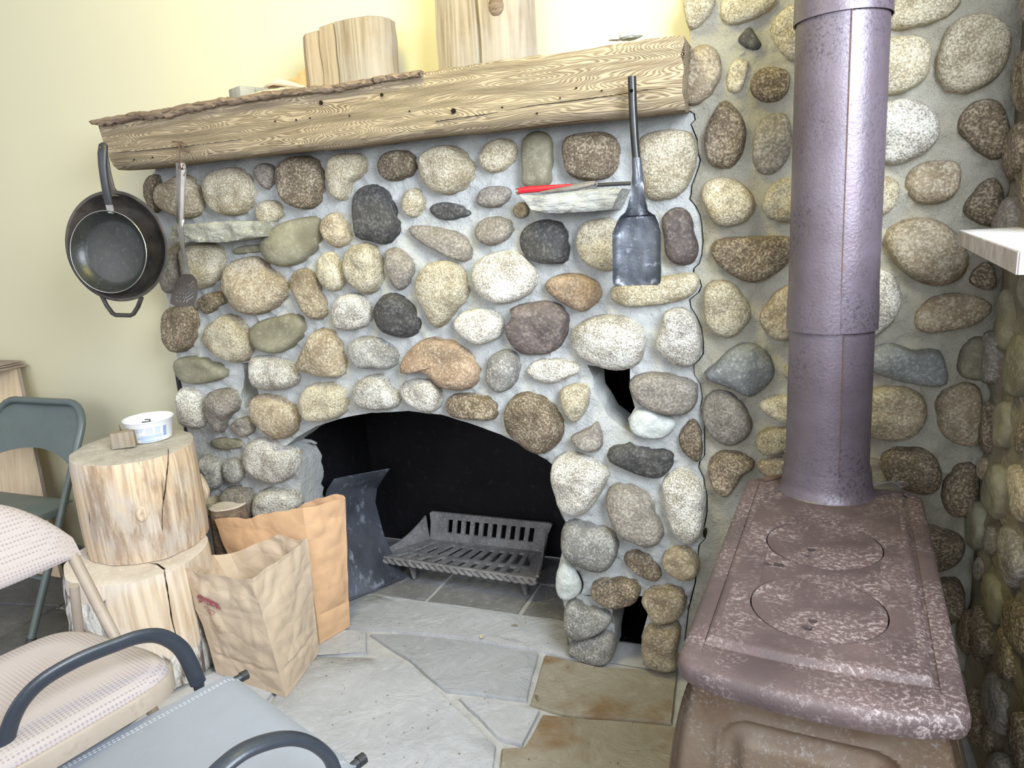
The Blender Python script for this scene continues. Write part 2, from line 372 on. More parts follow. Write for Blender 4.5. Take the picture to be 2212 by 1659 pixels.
M_REDP = simple('dark_red_ink', (0.36, 0.075, 0.10), (0.42, 0.12, 0.14), 60, 0.8, bmp=0)
M_GREYINK = simple('grey_ink', (0.34, 0.25, 0.19), None, 60, 0.8, bmp=0)
M_KIND = simple('fresh_splinter_wood', (0.74, 0.60, 0.43), (0.60, 0.45, 0.29), 20, 0.8, bmp=0.3, stretch=(0.3, 1, 1))
M_BRKND = simple('orange_bark', (0.42, 0.22, 0.09), (0.62, 0.42, 0.20), 20, 0.85, bmp=0.5)
M_BLOCKG = simple('weathered_grey_wood', (0.24, 0.235, 0.21), (0.34, 0.33, 0.29), 16, 0.9, bmp=0.5, stretch=(1, 1, 0.3))
M_TRAYT = simple('white_enamel_metal', (0.86, 0.85, 0.86), None, 10, 0.35, bmp=0)
M_TRAYS = simple('mottled_tin', (0.30, 0.25, 0.235), (0.46, 0.43, 0.43), 30, 0.5, metal=0.3, bmp=0.1)
M_WIRE = simple('grey_wire', (0.35, 0.32, 0.31), None, 10, 0.4, metal=0.7, bmp=0)
M_DARKHOLE = simple('black_opening', (0.004, 0.004, 0.004), None, 10, 1.0, bmp=0, spec=0.0)
M_NOTCH = simple('dark_maroon_iron', (0.05, 0.036, 0.036), None, 10, 0.8, bmp=0, spec=0.2)
M_FLATBLACK = simple('flat_black', (0.015, 0.014, 0.013), None, 10, 0.6, bmp=0)
def stove_mat(name, a, b2, white, wlo, rough=0.6):
    m, nt, b = material(name); v = coords(nt)
    col = ramp(nt, noi(nt, v, 7, 5, 0.6), [(0.35, a), (0.68, b2)])
    mask = mathn(nt, 'MULTIPLY', ramp(nt, noi(nt, v, 9, 4, 0.6), [(0.42, 0.0), (0.62, 1.0)]), ramp(nt, noi(nt, v, 150, 5, 0.75), [(wlo, 0.0), (wlo + 0.1, 1.0)]))
    col = mixc(nt, mask, col, white)
    nt.links.new(col, b.inputs['Base Color']); b.inputs['Roughness'].default_value = rough; b.inputs['Metallic'].default_value = 0.15
    bump(nt, b, noi(nt, v, 170, 4, 0.65), 0.35, 0.0025); return m
M_STOVE = stove_mat('dusty_maroon_cast_iron', (0.070, 0.048, 0.048), (0.118, 0.080, 0.076), (0.31, 0.25, 0.245), 0.50)
M_STOVEB = stove_mat('tan_rusted_cast_iron', (0.16, 0.12, 0.085), (0.10, 0.052, 0.025), (0.25, 0.23, 0.21), 0.53)
M_PIPE = stove_mat('mauve_steel_pipe', (0.115, 0.090, 0.105), (0.155, 0.128, 0.155), (0.07, 0.058, 0.07), 0.5, 0.36)
M_PIPE.node_tree.nodes['Principled BSDF'].inputs['Metallic'].default_value = 0.35
def paper(name, c, c2, fold=1.0):
    m, nt, b = material(name); v = coords(nt)
    nt.links.new(ramp(nt, noi(nt, v, 5, 4, 0.5), [(0.35, c), (0.7, c2)]), b.inputs['Base Color'])
    b.inputs['Roughness'].default_value = 0.75; b.inputs['Specular IOR Level'].default_value = 0.3
    vo = nd(nt, 'ShaderNodeTexVoronoi', feature='DISTANCE_TO_EDGE'); vo.inputs['Scale'].default_value = 14; nt.links.new(coords(nt, (1, 1, 1.4)), vo.inputs['Vector'])
    bump(nt, b, vo.outputs['Distance'], 0.25 * fold, 0.02); bump(nt, b, noi(nt, v, 260, 3, 0.6), 0.1, 0.001)
    return m
M_PAPER1 = paper('kraft_paper', (0.60, 0.475, 0.35), (0.54, 0.42, 0.30), 1.2)
M_PAPER2 = paper('orange_kraft_paper', (0.66, 0.42, 0.245), (0.58, 0.36, 0.20), 0.7)
def dotted(name, c, dot, pitch, axes='XY', dirt=None):
    """woven pad: rows of tiny dots"""
    m, nt, b = material(name); v = coords(nt)
    vo = nd(nt, 'ShaderNodeTexVoronoi'); vo.inputs['Scale'].default_value = 1.0 / pitch; vo.inputs['Randomness'].default_value = 0.0
    nt.links.new(v, vo.inputs['Vector'])
    col = mixc(nt, ramp(nt, vo.outputs['Distance'], [(0.28, 1.0), (0.4, 0.0)]), c, dot)
    if dirt: col = mixc(nt, ramp(nt, noi(nt, v, 9, 5, 0.6), [(0.56, 0.0), (0.72, 0.55)]), col, dirt)
    nt.links.new(col, b.inputs['Base Color']); b.inputs['Roughness'].default_value = 0.9
    b.inputs['Specular IOR Level'].default_value = 0.2
    bump(nt, b, vo.outputs['Distance'], 0.3, 0.001); return m
M_PAD = dotted('beige_dotted_fabric', (0.44, 0.385, 0.37), (0.32, 0.27, 0.26), 0.0075, dirt=(0.42, 0.35, 0.32))
M_SLING = simple('grey_sling_mesh', (0.285, 0.30, 0.335), (0.25, 0.265, 0.295), 4, 0.85, bmp=0.3, bscale=700, bdist=0.001, c3=(0.27, 0.285, 0.32))
M_THREAD = simple('white_thread', (0.62, 0.64, 0.68), None, 10, 0.8, bmp=0)
def slate(name, a, b2, c3, rust=0.0):
    m, nt, b = material(name); v = coords(nt, (1, 1, 1)); w = coords(nt, rnd=True)
    col = ramp(nt, noi(nt, w, 3.5, 6, 0.65), [(0.33, a), (0.66, b2)])
    col = mixc(nt, ramp(nt, noi(nt, w, 30, 6, 0.7), [(0.52, 0.0), (0.7, 0.5)]), col, c3)
    if rust: col = mixc(nt, ramp(nt, noi(nt, v, 4.2, 4, 0.6), [(0.52, 0.0), (0.66, rust)]), col, (0.20, 0.11, 0.045))
    nt.links.new(col, b.inputs['Base Color']); b.inputs['Roughness'].default_value = 0.8; b.inputs['Specular IOR Level'].default_value = 0.3
    bump(nt, b, noi(nt, v, 8, 6, 0.62, 0.8), 0.6, 0.02); bump(nt, b, noi(nt, v, 90, 4, 0.6), 0.3, 0.003); return m
M_FLAG = slate('grey_flagstone', (0.47, 0.47, 0.49), (0.38, 0.38, 0.40), (0.56, 0.56, 0.57))
M_FLAGD = slate('dark_flagstone', (0.38, 0.385, 0.40), (0.31, 0.315, 0.33), (0.46, 0.46, 0.475))
M_FLAGT = slate('tan_flagstone', (0.33, 0.295, 0.235), (0.25, 0.215, 0.16), (0.40, 0.365, 0.30), 0.75)
M_FLAGK = slate('charcoal_flagstone', (0.13, 0.125, 0.12), (0.09, 0.088, 0.085), (0.19, 0.185, 0.18))
M_GROUT = simple('pale_grout', (0.50, 0.49, 0.48), (0.40, 0.39, 0.38), 20, 0.95, bmp=0.6, bscale=120)
M_ASHF = slate('ashy_firebox_slab', (0.25, 0.245, 0.245), (0.15, 0.145, 0.145), (0.36, 0.35, 0.35))
# ---------------------------------------------------------------- stone walls
WY = 1.87            # face of the mortar, fireplace and chimney
ZO = {'A': (300, 280, 3.687), 'B': (850, 280, 3.16), 'C': (350, 680, 3.687), 'D': (950, 680, 3.687), 'E': (1100, 1050, 3.858),
      'F': (1450, 0, 2.767), 'G': (1450, 500, 2.767), 'H': (1850, 0, 2.765), 'I': (1850, 550, 2.765), 'P': (0, 0, 1.0)}
def pix(z, s):
    ox, oy, k = ZO[z]; a = [float(q) for q in s.replace(';', ',').split(',')]
    return [(ox + a[i] / k, oy + a[i + 1] / k) for i in range(0, len(a), 2)]
FS = [  # fireplace stones: view, kind, outline
('A','b','50,430;80,380;130,355;170,380;165,500;168,600;145,665;110,640;70,570;50,500'),
('A','t','175,500;215,430;285,400;320,365;400,365;460,420;500,530;525,620;500,670;430,705;340,695;250,650;190,590'),
('A','y','540,440;570,370;660,315;780,300;860,340;915,440;920,560;870,650;770,685;660,670;600,620;555,530'),
('A','G','935,330;975,275;1030,270;1085,310;1100,380;1065,450;1040,480;990,460;945,400'),
('A','b','1130,340;1160,250;1250,215;1370,215;1450,280;1470,420;1460,530;1410,610;1330,635;1250,610;1180,550;1140,460'),
('A','y','1510,330;1560,220;1670,190;1790,200;1830,280;1790,360;1700,430;1665,540;1610,565;1550,530;1515,430'),
('A','b','1915,290;1955,200;2050,165;2160,175;2212,250;2200,340;2120,390;2010,410;1940,370'),
('A','y','945,640;980,575;1060,560;1130,590;1150,650;1120,720;1040,750;970,720'),
('A','o','990,940;1030,840;1150,745;1300,700;1430,700;1455,800;1435,920;1350,1020;1220,1085;1100,1080;1030,1020'),
('A','t','1465,760;1510,680;1590,655;1640,710;1680,800;1690,880;1620,935;1560,930;1500,860'),
('A','d','1715,600;1740,490;1820,440;1920,450;2010,550;2060,700;2085,780;2040,870;1960,915;1840,885;1750,860;1725,740'),
('A','y','385,950;480,905;620,910;680,1000;665,1130;610,1220;500,1270;440,1230;400,1120'),
('A','G','185,1180;235,1020;290,920;355,960;370,1100;350,1200;280,1290;230,1300;190,1240'),
('A','o','745,990;760,945;870,920;985,925;985,965;870,985'),
('A','t','705,1180;740,1070;850,1015;960,1020;1050,1110;1170,1200;1190,1290;1140,1380;1060,1440;930,1475;820,1440;760,1340;715,1270'),
('A','b','470,1380;520,1320;620,1290;680,1310;710,1360;640,1410;550,1470;500,1440'),
('A','b','220,1500;250,1420;350,1400;440,1410;465,1480;462,1600;440,1700;390,1755;310,1765;245,1660'),
('A','t','1220,1190;1260,1120;1350,1105;1420,1170;1460,1300;1500,1420;1480,1500;1400,1500;1310,1400;1240,1290'),
('A','y','1430,1080;1480,990;1560,970;1610,1050;1645,1170;1630,1250;1560,1285;1490,1240;1440,1160'),
('A','y','1665,1000;1720,920;1850,905;1920,980;1940,1120;1930,1240;1850,1310;1780,1290;1700,1210;1670,1110'),
('A','G','1985,1080;1990,960;2060,940;2130,990;2190,1080;2170,1180;2120,1260;2060,1275;2010,1200'),
('A','w','1560,1470;1600,1340;1700,1300;1800,1330;1860,1450;1840,1540;1740,1590;1620,1585;1570,1550'),
('A','d','1895,1440;1950,1330;2010,1300;2130,1350;2220,1480;2235,1590;2150,1655;2030,1640;1930,1570'),
('A','y','2115,560;2150,480;2212,465;2270,520;2285,600;2240,680;2180,700;2130,650'),
('B','y','195,250;220,170;330,110;440,120;520,190;560,290;520,370;440,430;350,445;250,400;205,330'),
('B','y','595,190;640,100;740,60;830,90;840,180;790,250;700,295;620,270'),
('B','o','880,100;920,30;1000,10;1070,50;1085,150;1080,290;1060,385;900,390;890,290;880,190'),
('B','b','1165,130;1200,50;1320,20;1450,20;1530,80;1540,200;1500,300;1400,345;1260,340;1190,290;1170,210'),
('B','y','1690,60;1760,20;1900,0;2030,20;2070,100;2070,200;2030,340;1960,440;1850,480;1740,470;1700,380;1680,200'),
('B','G','570,480;600,410;680,385;780,395;810,440;760,510;680,535;590,520'),
('B','d','245,540;300,500;400,500;500,540;520,580;450,605;370,620;290,600'),
('B','G','105,680;140,655;250,660;360,680;460,710;520,780;540,850;500,900;400,880;280,820;160,750'),
('B','G','565,690;590,630;660,595;760,600;815,650;800,720;730,775;650,790;585,750'),
('B','d','865,740;900,670;990,620;1100,620;1170,660;1195,760;1195,860;1170,910;1040,915;940,890;880,830'),
('B','y','1255,760;1290,650;1380,610;1500,610;1560,700;1560,860;1520,950;1440,960;1350,930;1280,860'),
('B','p','1835,640;1850,580;1920,530;2000,550;2040,610;2050,700;2080,790;2070,880;2010,925;1920,915;1860,850;1850,740'),
('B','y','165,1080;190,980;260,910;360,890;460,930;510,1040;500,1160;440,1220;390,1290;320,1350;270,1330;220,1240;175,1160'),
('B','w','550,1000;580,900;680,840;820,830;930,900;990,990;960,1090;880,1150;760,1185;640,1160;570,1090'),
('B','r','1035,1060;1100,1000;1220,980;1350,1010;1420,1080;1415,1150;1340,1220;1290,1240;1190,1200;1080,1130'),
('B','y','1480,1110;1520,1060;1700,1030;1850,1000;1990,975;2070,990;2085,1050;2035,1130;1900,1180;1700,1205;1560,1200;1490,1160'),
('B','w','430,1320;480,1240;600,1220;700,1240;755,1310;740,1400;660,1450;580,1460;480,1400'),
('B','p','785,1330;830,1270;820,1210;940,1180;1080,1175;1180,1240;1195,1330;1160,1450;1080,1520;980,1535;880,1530;820,1470;790,1400'),
('B','w','1215,1440;1240,1350;1350,1280;1500,1265;1640,1300;1720,1400;1700,1550;1640,1620;1520,1640;1380,1600;1260,1540'),
('B','w','1795,1430;1840,1320;1860,1240;1980,1215;2060,1290;2100,1400;2095,1540;2045,1605;1950,1610;1860,1560;1800,1500'),
('B','r','60,1600;120,1500;220,1425;340,1430;460,1470;570,1590;590,1680;540,1760;430,1770;330,1740;250,1665;170,1640;80,1660'),
('B','t','815,550;850,500;900,500;925,560;900,600;845,600'),
('C','o','100,400;150,340;300,335;400,370;500,420;530,470;480,510;350,545;220,545;130,490'),
('C','y','335,190;380,90;480,10;560,0;660,70;720,200;710,330;640,375;520,350;400,280;345,230'),
('C','o','730,120;780,50;930,10;1060,-10;1140,60;1130,150;1080,220;980,290;880,300;780,270;735,200'),
('C','w','720,350;800,325;950,340;1050,400;1100,480;1090,540;1020,580;880,590;770,560;730,480'),
('C','t','1110,380;1170,240;1240,120;1310,110;1400,170;1450,300;1465,440;1430,490;1300,480;1180,450;1120,420'),
('C','g','1505,250;1560,180;1680,175;1790,220;1880,290;1880,370;1830,420;1720,415;1600,420;1530,350'),
('C','G','375,660;420,600;560,590;610,650;620,740;560,800;520,860;500,930;460,920;400,850;375,760'),
('C','w','165,650;180,570;260,590;320,640;345,760;345,880;300,895;210,870;165,800'),
('C','t','725,700;760,640;880,640;1000,680;1080,780;1090,880;1040,960;960,975;860,920;770,840;740,760'),
('C','y','1120,660;1180,560;1280,540;1400,550;1470,640;1480,740;1420,810;1300,835;1200,820;1130,740'),
('C','w','1545,640;1570,530;1660,480;1780,490;1830,570;1890,650;1890,720;1800,750;1700,750;1600,730;1550,690'),
('C','w','1910,570;1960,520;2080,510;2180,530;2230,620;2230,700;2180,760;2100,765;2020,720;1940,660'),
('C','G','550,890;600,830;700,810;735,850;735,920;680,965;600,950'),
('C','o','380,1020;420,985;530,985;640,1015;640,1050;540,1075;430,1060'),
('C','w','665,1130;700,1020;800,975;900,990;960,1060;1050,1080;1075,1180;1060,1270;950,1330;820,1310;730,1250;680,1190'),
('C','g','505,1210;530,1150;600,1140;645,1200;660,1270;620,1330;560,1320;515,1270'),
('C','g','340,1130;400,1120;460,1160;490,1230;490,1320;450,1380;380,1380;335,1300'),
('C','G','500,1420;540,1370;640,1375;735,1420;745,1520;730,1610;650,1620;570,1590;530,1500'),
('C','w','755,1480;790,1400;900,1375;1020,1390;1085,1450;1085,1540;1000,1590;850,1620;770,1600'),
('C','y','345,1470;400,1440;470,1480;500,1560;440,1600;345,1590'),
('D','g','375,480;395,350;470,290;560,280;630,350;630,470;590,560;500,615;430,600;380,540'),
('D','w','700,430;750,370;860,345;1000,360;1115,400;1115,450;1020,500;900,545;800,530;720,480'),
('D','G','1515,520;1600,470;1750,460;1900,490;2040,540;2055,620;2035,720;1960,780;1800,780;1650,740;1550,670;1520,600'),
('D','y','960,620;1000,570;1120,545;1190,580;1195,660;1165,760;1090,850;1030,810;980,720'),
('D','b','525,760;560,680;640,620;760,630;870,690;950,790;985,900;960,1000;880,1080;800,1095;680,1040;570,950;530,860'),
('D','b','55,720;80,650;180,625;330,640;430,680;460,760;440,830;330,830;180,825;90,790'),
('D','c','1515,830;1550,765;1660,745;1780,790;1880,840;1860,920;1780,975;1660,975;1560,940;1520,890'),
('D','G','1050,970;1110,930;1200,890;1250,850;1285,920;1300,1010;1270,1075;1180,1080;1080,1030'),
('D','d','1335,1110;1370,1050;1470,1030;1500,1005;1560,1040;1700,1070;1830,1080;1865,1150;1830,1240;1740,1300;1600,1280;1470,1220;1360,1160'),
('D','b','1905,960;1950,880;2010,830;2065,880;2090,1000;2085,1140;2040,1170;1980,1130;1920,1060'),
('D','w','895,1230;930,1130;1040,1095;1160,1120;1280,1180;1350,1250;1330,1330;1260,1460;1180,1560;1080,1590;970,1540;930,1430;900,1320'),
('E','G','810,110;850,0;960,-20;1090,20;1190,110;1220,220;1290,380;1250,460;1160,480;1040,440;930,390;850,260'),
('E','w','1275,-20;1340,-110;1440,-150;1560,-80;1625,20;1635,160;1620,300;1605,400;1500,465;1400,410;1340,300;1300,160'),
('E','g','445,360;490,290;600,290;720,330;820,350;900,440;900,560;840,670;740,695;620,660;500,590;450,500'),
('E','b','955,590;1000,540;1120,550;1210,630;1270,720;1240,775;1140,760;1040,700;970,640'),
('E','t','1270,600;1320,530;1440,500;1530,540;1580,620;1570,730;1500,765;1390,750;1300,680'),
('E','c','395,770;410,680;480,600;560,690;605,800;590,890;500,935;430,910;400,850'),
('E','b','685,850;720,790;850,770;1000,770;1090,820;1090,900;1040,970;900,1000;780,970;700,910'),
('E','g','465,1030;500,950;560,930;640,1000;760,1020;850,1070;860,1110;800,1180;680,1230;550,1235;480,1170'),
('E','g','495,1330;560,1260;700,1240;830,1200;880,1270;880,1370;850,1440;780,1475;650,1450;540,1390'),
('E','t','1105,940;1150,860;1280,830;1400,840;1470,900;1470,1000;1420,1080;1320,1110;1200,1100;1150,1020'),
('E','t','1110,1250;1140,1180;1200,1140;1350,1125;1420,1150;1425,1250;1400,1380;1420,1490;1300,1510;1150,1490;1110,1400'),
]
CS = [  # chimney stones, right of the crack
('F','y','75,60;90,-10;250,-20;250,60;200,130;140,175;100,160'),
('F','y','295,60;330,-20;600,-20;640,10;540,90;440,130;350,150;300,110'),
('F','d','395,240;420,200;470,160;510,215;540,270;500,300;430,275'),
('F','y','590,180;620,110;700,40;770,10;830,40;830,300;770,370;680,340;620,260'),
('F','t','75,540;75,440;110,320;180,265;270,300;300,420;270,520;200,600;100,630'),
('F','y','330,500;350,400;400,350;460,370;450,450;410,550;350,555'),
('F','b','470,520;500,440;580,400;690,420;710,490;680,570;600,610;510,590'),
('F','b','200,900;205,780;250,680;310,600;380,640;440,740;440,860;400,960;330,1010;230,980'),
('F','G','485,900;510,760;580,690;680,680;720,780;715,900;650,1010;560,1045;500,1000'),
('F','y','180,1150;220,1080;330,1060;440,1110;500,1200;480,1290;380,1350;270,1340;210,1260'),
('F','y','545,1220;590,1110;690,1060;760,1080;790,1250;740,1325;620,1320;560,1280'),
('F','b','235,1500;280,1430;450,1415;640,1410;720,1430;730,1530;620,1640;500,1690;400,1665;290,1590'),
('G','y','195,420;210,320;280,290;370,310;430,380;480,490;430,580;350,635;260,610;205,540'),
('G','t','525,520;570,430;640,350;760,320;800,500;760,620;660,650;580,620'),
('G','s','200,840;270,780;370,690;460,665;550,700;610,790;600,890;480,985;400,950;300,910;220,880'),
('G','G','185,1060;220,970;310,950;400,1000;470,1100;480,1190;410,1260;320,1275;230,1210;195,1140'),
('G','y','525,1040;560,1000;680,980;780,1020;780,1130;680,1140;580,1100'),
('G','y','500,1260;540,1190;640,1170;740,1190;740,1290;640,1330;550,1330'),
('G','b','220,1430;250,1340;350,1310;470,1350;500,1400;430,1450;380,1530;320,1585;250,1530'),
('G','t','510,1400;590,1350;690,1360;700,1430;640,1480;560,1460'),
('G','t','665,840;690,795;760,790;800,840;760,890;690,880'),
('H','y','120,-30;600,-30;590,60;500,120;350,165;200,180;120,150'),
('H','y','470,400;500,280;560,150;680,90;820,100;910,200;910,330;850,450;740,530;600,565;500,510'),
('H','y','90,260;200,225;380,220;445,290;430,440;330,530;200,570;90,540'),
('H','w','60,700;180,610;330,595;450,660;500,780;440,890;340,950;240,985;150,960;60,860'),
('H','b','605,760;660,640;760,590;860,620;915,760;910,850;850,950;760,930;670,850'),
('H','t','295,1080;340,1000;450,960;600,970;620,1080;570,1180;460,1220;350,1205;310,1140'),
('H','y','110,1060;180,1050;250,1090;255,1180;200,1260;110,1290'),
('H','b','640,1260;690,1160;800,1060;870,1120;880,1280;830,1350;720,1330'),
('H','t','165,1420;240,1330;380,1300;520,1330;620,1430;670,1530;640,1640;540,1700;420,1700;300,1640;200,1530'),
('I','b','675,150;730,60;800,50;835,130;820,210;730,200'),
('I','t','345,400;380,310;500,240;680,240;800,290;800,350;700,420;540,455;420,465;360,440'),
('I','w','60,120;200,110;270,240;240,370;150,460;60,480'),
('I','s','60,600;180,530;340,570;490,570;540,690;540,770;460,790;350,775;200,740;60,680'),
('I','o','605,640;660,520;740,490;785,540;785,730;700,750;620,720'),
('I','t','40,850;100,800;250,785;380,830;420,930;380,1040;280,1095;150,1100;40,1050'),
('I','t','480,960;480,860;590,780;720,780;750,900;750,1080;680,1140;560,1110;500,1050'),
('I','b','140,1240;180,1170;300,1150;440,1180;510,1300;480,1400;400,1430;280,1400;180,1340'),
('I','b','510,1400;560,1300;650,1240;730,1290;730,1450;690,1540;580,1560;520,1500'),
('I','b','300,1700;380,1620;520,1640;640,1700;620,1820;480,1880;340,1830'),
('I','b','420,1990;560,1930;640,1990;630,2150;520,2200;400,2100'),
]
CRACK = [(1470,238),(1485,238),(1497,245),(1499,258),(1490,268),(1497,285),(1503,300),(1506,330),(1511,346),(1507,360),(1500,380),(1492,400),(1490,420),(1487,430),(1500,445),(1510,465),(1513,485),(1516,520),(1514,550),(1508,570),(1497,580),(1496,590),(1510,605),(1514,618),(1507,632),(1487,648),(1490,665),(1503,685),(1512,705),(1517,740),(1517,765),(1507,780),(1496,790),(1497,810),(1510,830),(1515,860),(1512,880),(1520,915),(1520,985),(1510,998),(1507,1010),(1518,1035),(1525,1070),(1525,1110),(1518,1145),(1522,1165),(1508,1180),(1505,1210),(1500,1260),(1485,1320),(1478,1380),(1474,1450)]
def w2(x, y): p = at(x, y, Y=WY); return (p.x, p.z)
crack = [w2(*p) for p in CRACK]; crack[-1] = (crack[-1][0], 0.0)
arch_px = [(608,970),(640,945),(680,922),(740,903),(800,893),(880,889),(950,897),(1010,914),(1080,940),(1150,975),(1195,1005)]
pier_px = [(1196,1040),(1204,1090),(1215,1118),(1222,1130),(1218,1160),(1212,1200),(1206,1230),(1204,1262),(1214,1290),(1222,1320),(1224,1360)]
opening = [(-1.53, 0.0), (-1.528, 0.2), (-1.525, 0.40), (-1.512, 0.54)] + [w2(*p) for p in arch_px] + [w2(*p) for p in pier_px] + [(-0.585, 0.0)]
gap = [(-0.50, 0.0)] + [w2(*p) for p in [(1322,1400),(1328,1365),(1322,1310),(1340,1290),(1388,1285),(1400,1325),(1386,1375),(1386,1420)]]
gap[-1] = (gap[-1][0], 0.0)
gap[0] = (w2(1322,1400)[0], 0.0)
FIRE = [(-1.972, 0.0), (-1.975, 0.5), (-1.97, 1.0), (-1.975, 1.45), (-1.93, 1.512), (-1.5, 1.520), (-0.9, 1.522), (crack[0][0], 1.524)] + crack[1:] + [(gap[-1][0] , 0.0)][:0] + gap[::-1] + opening[::-1]
nicheR = [w2(*p) for p in [(1268,788),(1300,792),(1360,797),(1363,850),(1372,880),(1358,903),(1366,936),(1340,922),(1312,900),(1296,870),(1284,850),(1280,815)]]
nicheL = [w2(*p) for p in [(520,784),(546,782),(550,805),(549,832),(561,850),(547,874),(530,882),(521,850),(524,815)]]
CHIM = [(crack[0][0] + .004, 1.524), (-0.236, 1.53), (-0.236, 2.35), (0.475, 2.35), (0.475, 0.0), (crack[-1][0] + .003, 0.0)] + [(a + 0.0035, b) for a, b in crack[::-1][1:-1]]

def in_poly(P, poly):
    x, y = P[:, 0], P[:, 1]; ins = np.zeros(len(P), bool); n = len(poly)
    for i in range(n):
        x1, y1 = poly[i]; x2, y2 = poly[(i + 1) % n]
        c = ((y1 > y) != (y2 > y)); xi = (x2 - x1) * (y - y1) / ((y2 - y1) if y2 != y1 else 1e-9) + x1
        ins ^= c & (x < xi)
    return ins
def densify(poly, step):
    out = []
    for (a, b), (c, d) in zip(poly, poly[1:] + poly[:1]):
        L = math.hypot(c - a, d - b); k = max(1, int(L / step))
        out += [(a + (c - a) * i / k, b + (d - b) * i / k) for i in range(k)]
    return out
def build_mortar(name, outer, holes, stones, to3, nrm, mat, parent, step=0.013, thick=0.13, seed=1, relief=1.0):
    rng = np.random.RandomState(seed)
    polys = [densify(outer, 0.02)] + [densify(h, 0.015) for h in holes]
    V = []; E = []
    for p in polys:
        n0 = len(V); V += p; E += [(n0 + i, n0 + (i + 1) % len(p)) for i in range(len(p))]
    o = np.array(outer); x0, y0 = o.min(0); x1, y1 = o.max(0)
    gx, gy = np.meshgrid(np.arange(x0 + step, x1, step), np.arange(y0 + step, y1, step))
    G = np.stack([gx.ravel(), gy.ravel()], 1) + rng.uniform(-.3, .3, (gx.size, 2)) * step
    keep = in_poly(G, outer)
    for h in holes: keep &= ~in_poly(G, h)
    G = G[keep]
    B = np.array(V); dmin = np.full(len(G), 9.0)
    for i in range(0, len(B), 50): dmin = np.minimum(dmin, np.sqrt(((G[:, None] - B[None, i:i + 50]) ** 2).sum(2)).min(1))
    G = G[dmin > step * 0.55]
    allv = [Vector(p) for p in V] + [Vector(p) for p in G.tolist()]
    vv, ee, ff, *_ = geometry.delaunay_2d_cdt(allv, E, [], 0, 1e-6)
    P = np.array([v[:] for v in vv]); cen = np.array([P[list(f)].mean(0) for f in ff])
    k = in_poly(cen, outer)
    for h in holes: k &= ~in_poly(cen, h)
    ff = [f for f, q in zip(ff, k) if q]
    # relief: the mortar climbs a little towards each stone, sags between
    S = np.concatenate([np.array(s) for s in stones]) if stones else np.zeros((1, 2)) - 9
    d = np.full(len(P), 9.0)
    for i in range(0, len(S), 200): d = np.minimum(d, np.sqrt(((P[:, None] - S[None, i:i + 200]) ** 2).sum(2)).min(1))
    V3 = []
    for p, dd in zip(P, d):
        w = to3(p[0], p[1])
        h = (0.012 * math.exp(-dd / 0.010) - 0.008 * min(dd / 0.03, 1.0) + 0.006 * noise.noise(w * 9 + Vector((seed, 0, 0))) + 0.003 * noise.noise(w * 40)) * relief
        V3.append(w + nrm * h)
    me = bpy.data.meshes.new(name); me.from_pydata(V3, [], [list(f) for f in ff])
    bm = bmesh.new(); bm.from_mesh(me)
    bmesh.ops.delete(bm, geom=[v for v in bm.verts if not v.link_faces], context='VERTS')
    bmesh.ops.recalc_face_normals(bm, faces=bm.faces[:])
    be = [e for e in bm.edges if len(e.link_faces) == 1]
    r = bmesh.ops.extrude_edge_only(bm, edges=be)
    for v in r['geom']:
        if isinstance(v, bmesh.types.BMVert):
            v.co = v.co - nrm * thick
    bm.to_mesh(me); bm.free()
    return finish(name, me, mat, parent, True, None, False, 55)
def stone(outline, to3, nrm, mat, parent, hgt, seed, N=28, name='stone', sink=0.02):
    pts = spline([Vector((p[0], p[1], 0)) for p in outline], N)
    c = Vector((sum(p.x for p in pts) / N, sum(p.y for p in pts) / N, 0))
    prof = [(1.0, -sink), (1.012, 0.0), (0.985, 0.42), (0.93, 0.66), (0.82, 0.83), (0.62, 0.94), (0.36, 0.99), (0.14, 1.0)]
    sv = Vector((seed * 1.7, seed * 0.9, seed * 2.3)); V = []
    tilt = Vector((noise.noise(sv) * 0.5, noise.noise(sv + Vector((5, 5, 5))) * 0.5, 0))
    rad = sum((p - c).length for p in pts) / N
    for s, h in prof:
        for p in pts:
            q = c + (p - c) * s; w = to3(q.x, q.y)
            lump = noise.noise((q + sv) * (1.1 / rad)) * 0.35 + noise.noise((q + sv) * (3.0 / rad)) * 0.12
            rel = (q - c) / rad
            hh = h * hgt * (1 + (lump + rel.dot(tilt)) * (0.8 if h > 0.3 else 0.2)) if h > 0 else h
            V.append(w + nrm * hh)
    L = len(prof); w = to3(c.x, c.y); V.append(w + nrm * hgt * (1 + noise.noise((c + sv) * (1.1 / rad)) * 0.28))
    F = [[i * N + k, i * N + (k + 1) % N, (i + 1) * N + (k + 1) % N, (i + 1) * N + k] for i in range(L - 1) for k in range(N)]
    F += [[(L - 1) * N + k, (L - 1) * N + (k + 1) % N, L * N] for k in range(N)]
    return mesh_obj(name, V, F, mat, parent, True, w)
toY = lambda x, z: Vector((x, WY, z)); NY = Vector((0, -1, 0))
def outline_w(z, s):
    return [(lambda p: (p.x, p.z))(at(x, y, Y=WY - 0.008)) for x, y in pix(z, s)]
def minor(poly):
    a = np.array(poly); a = a - a.mean(0); return math.sqrt(max(np.linalg.eigvalsh(np.cov(a.T))[0], 1e-8)) * 1.4
fireplace = empty('fireplace', (-1.05, 1.94, 0)); tag(fireplace, 'field stone fireplace with an arched black opening under the wooden mantel', 'fireplace')
chimney = empty('wall_chimney', (0.1, 1.94, 0)); tag(chimney, kind='structure')
fo = [outline_w(z, s) for z, k, s in FS]; co_ = [outline_w(z, s) for z, k, s in CS]
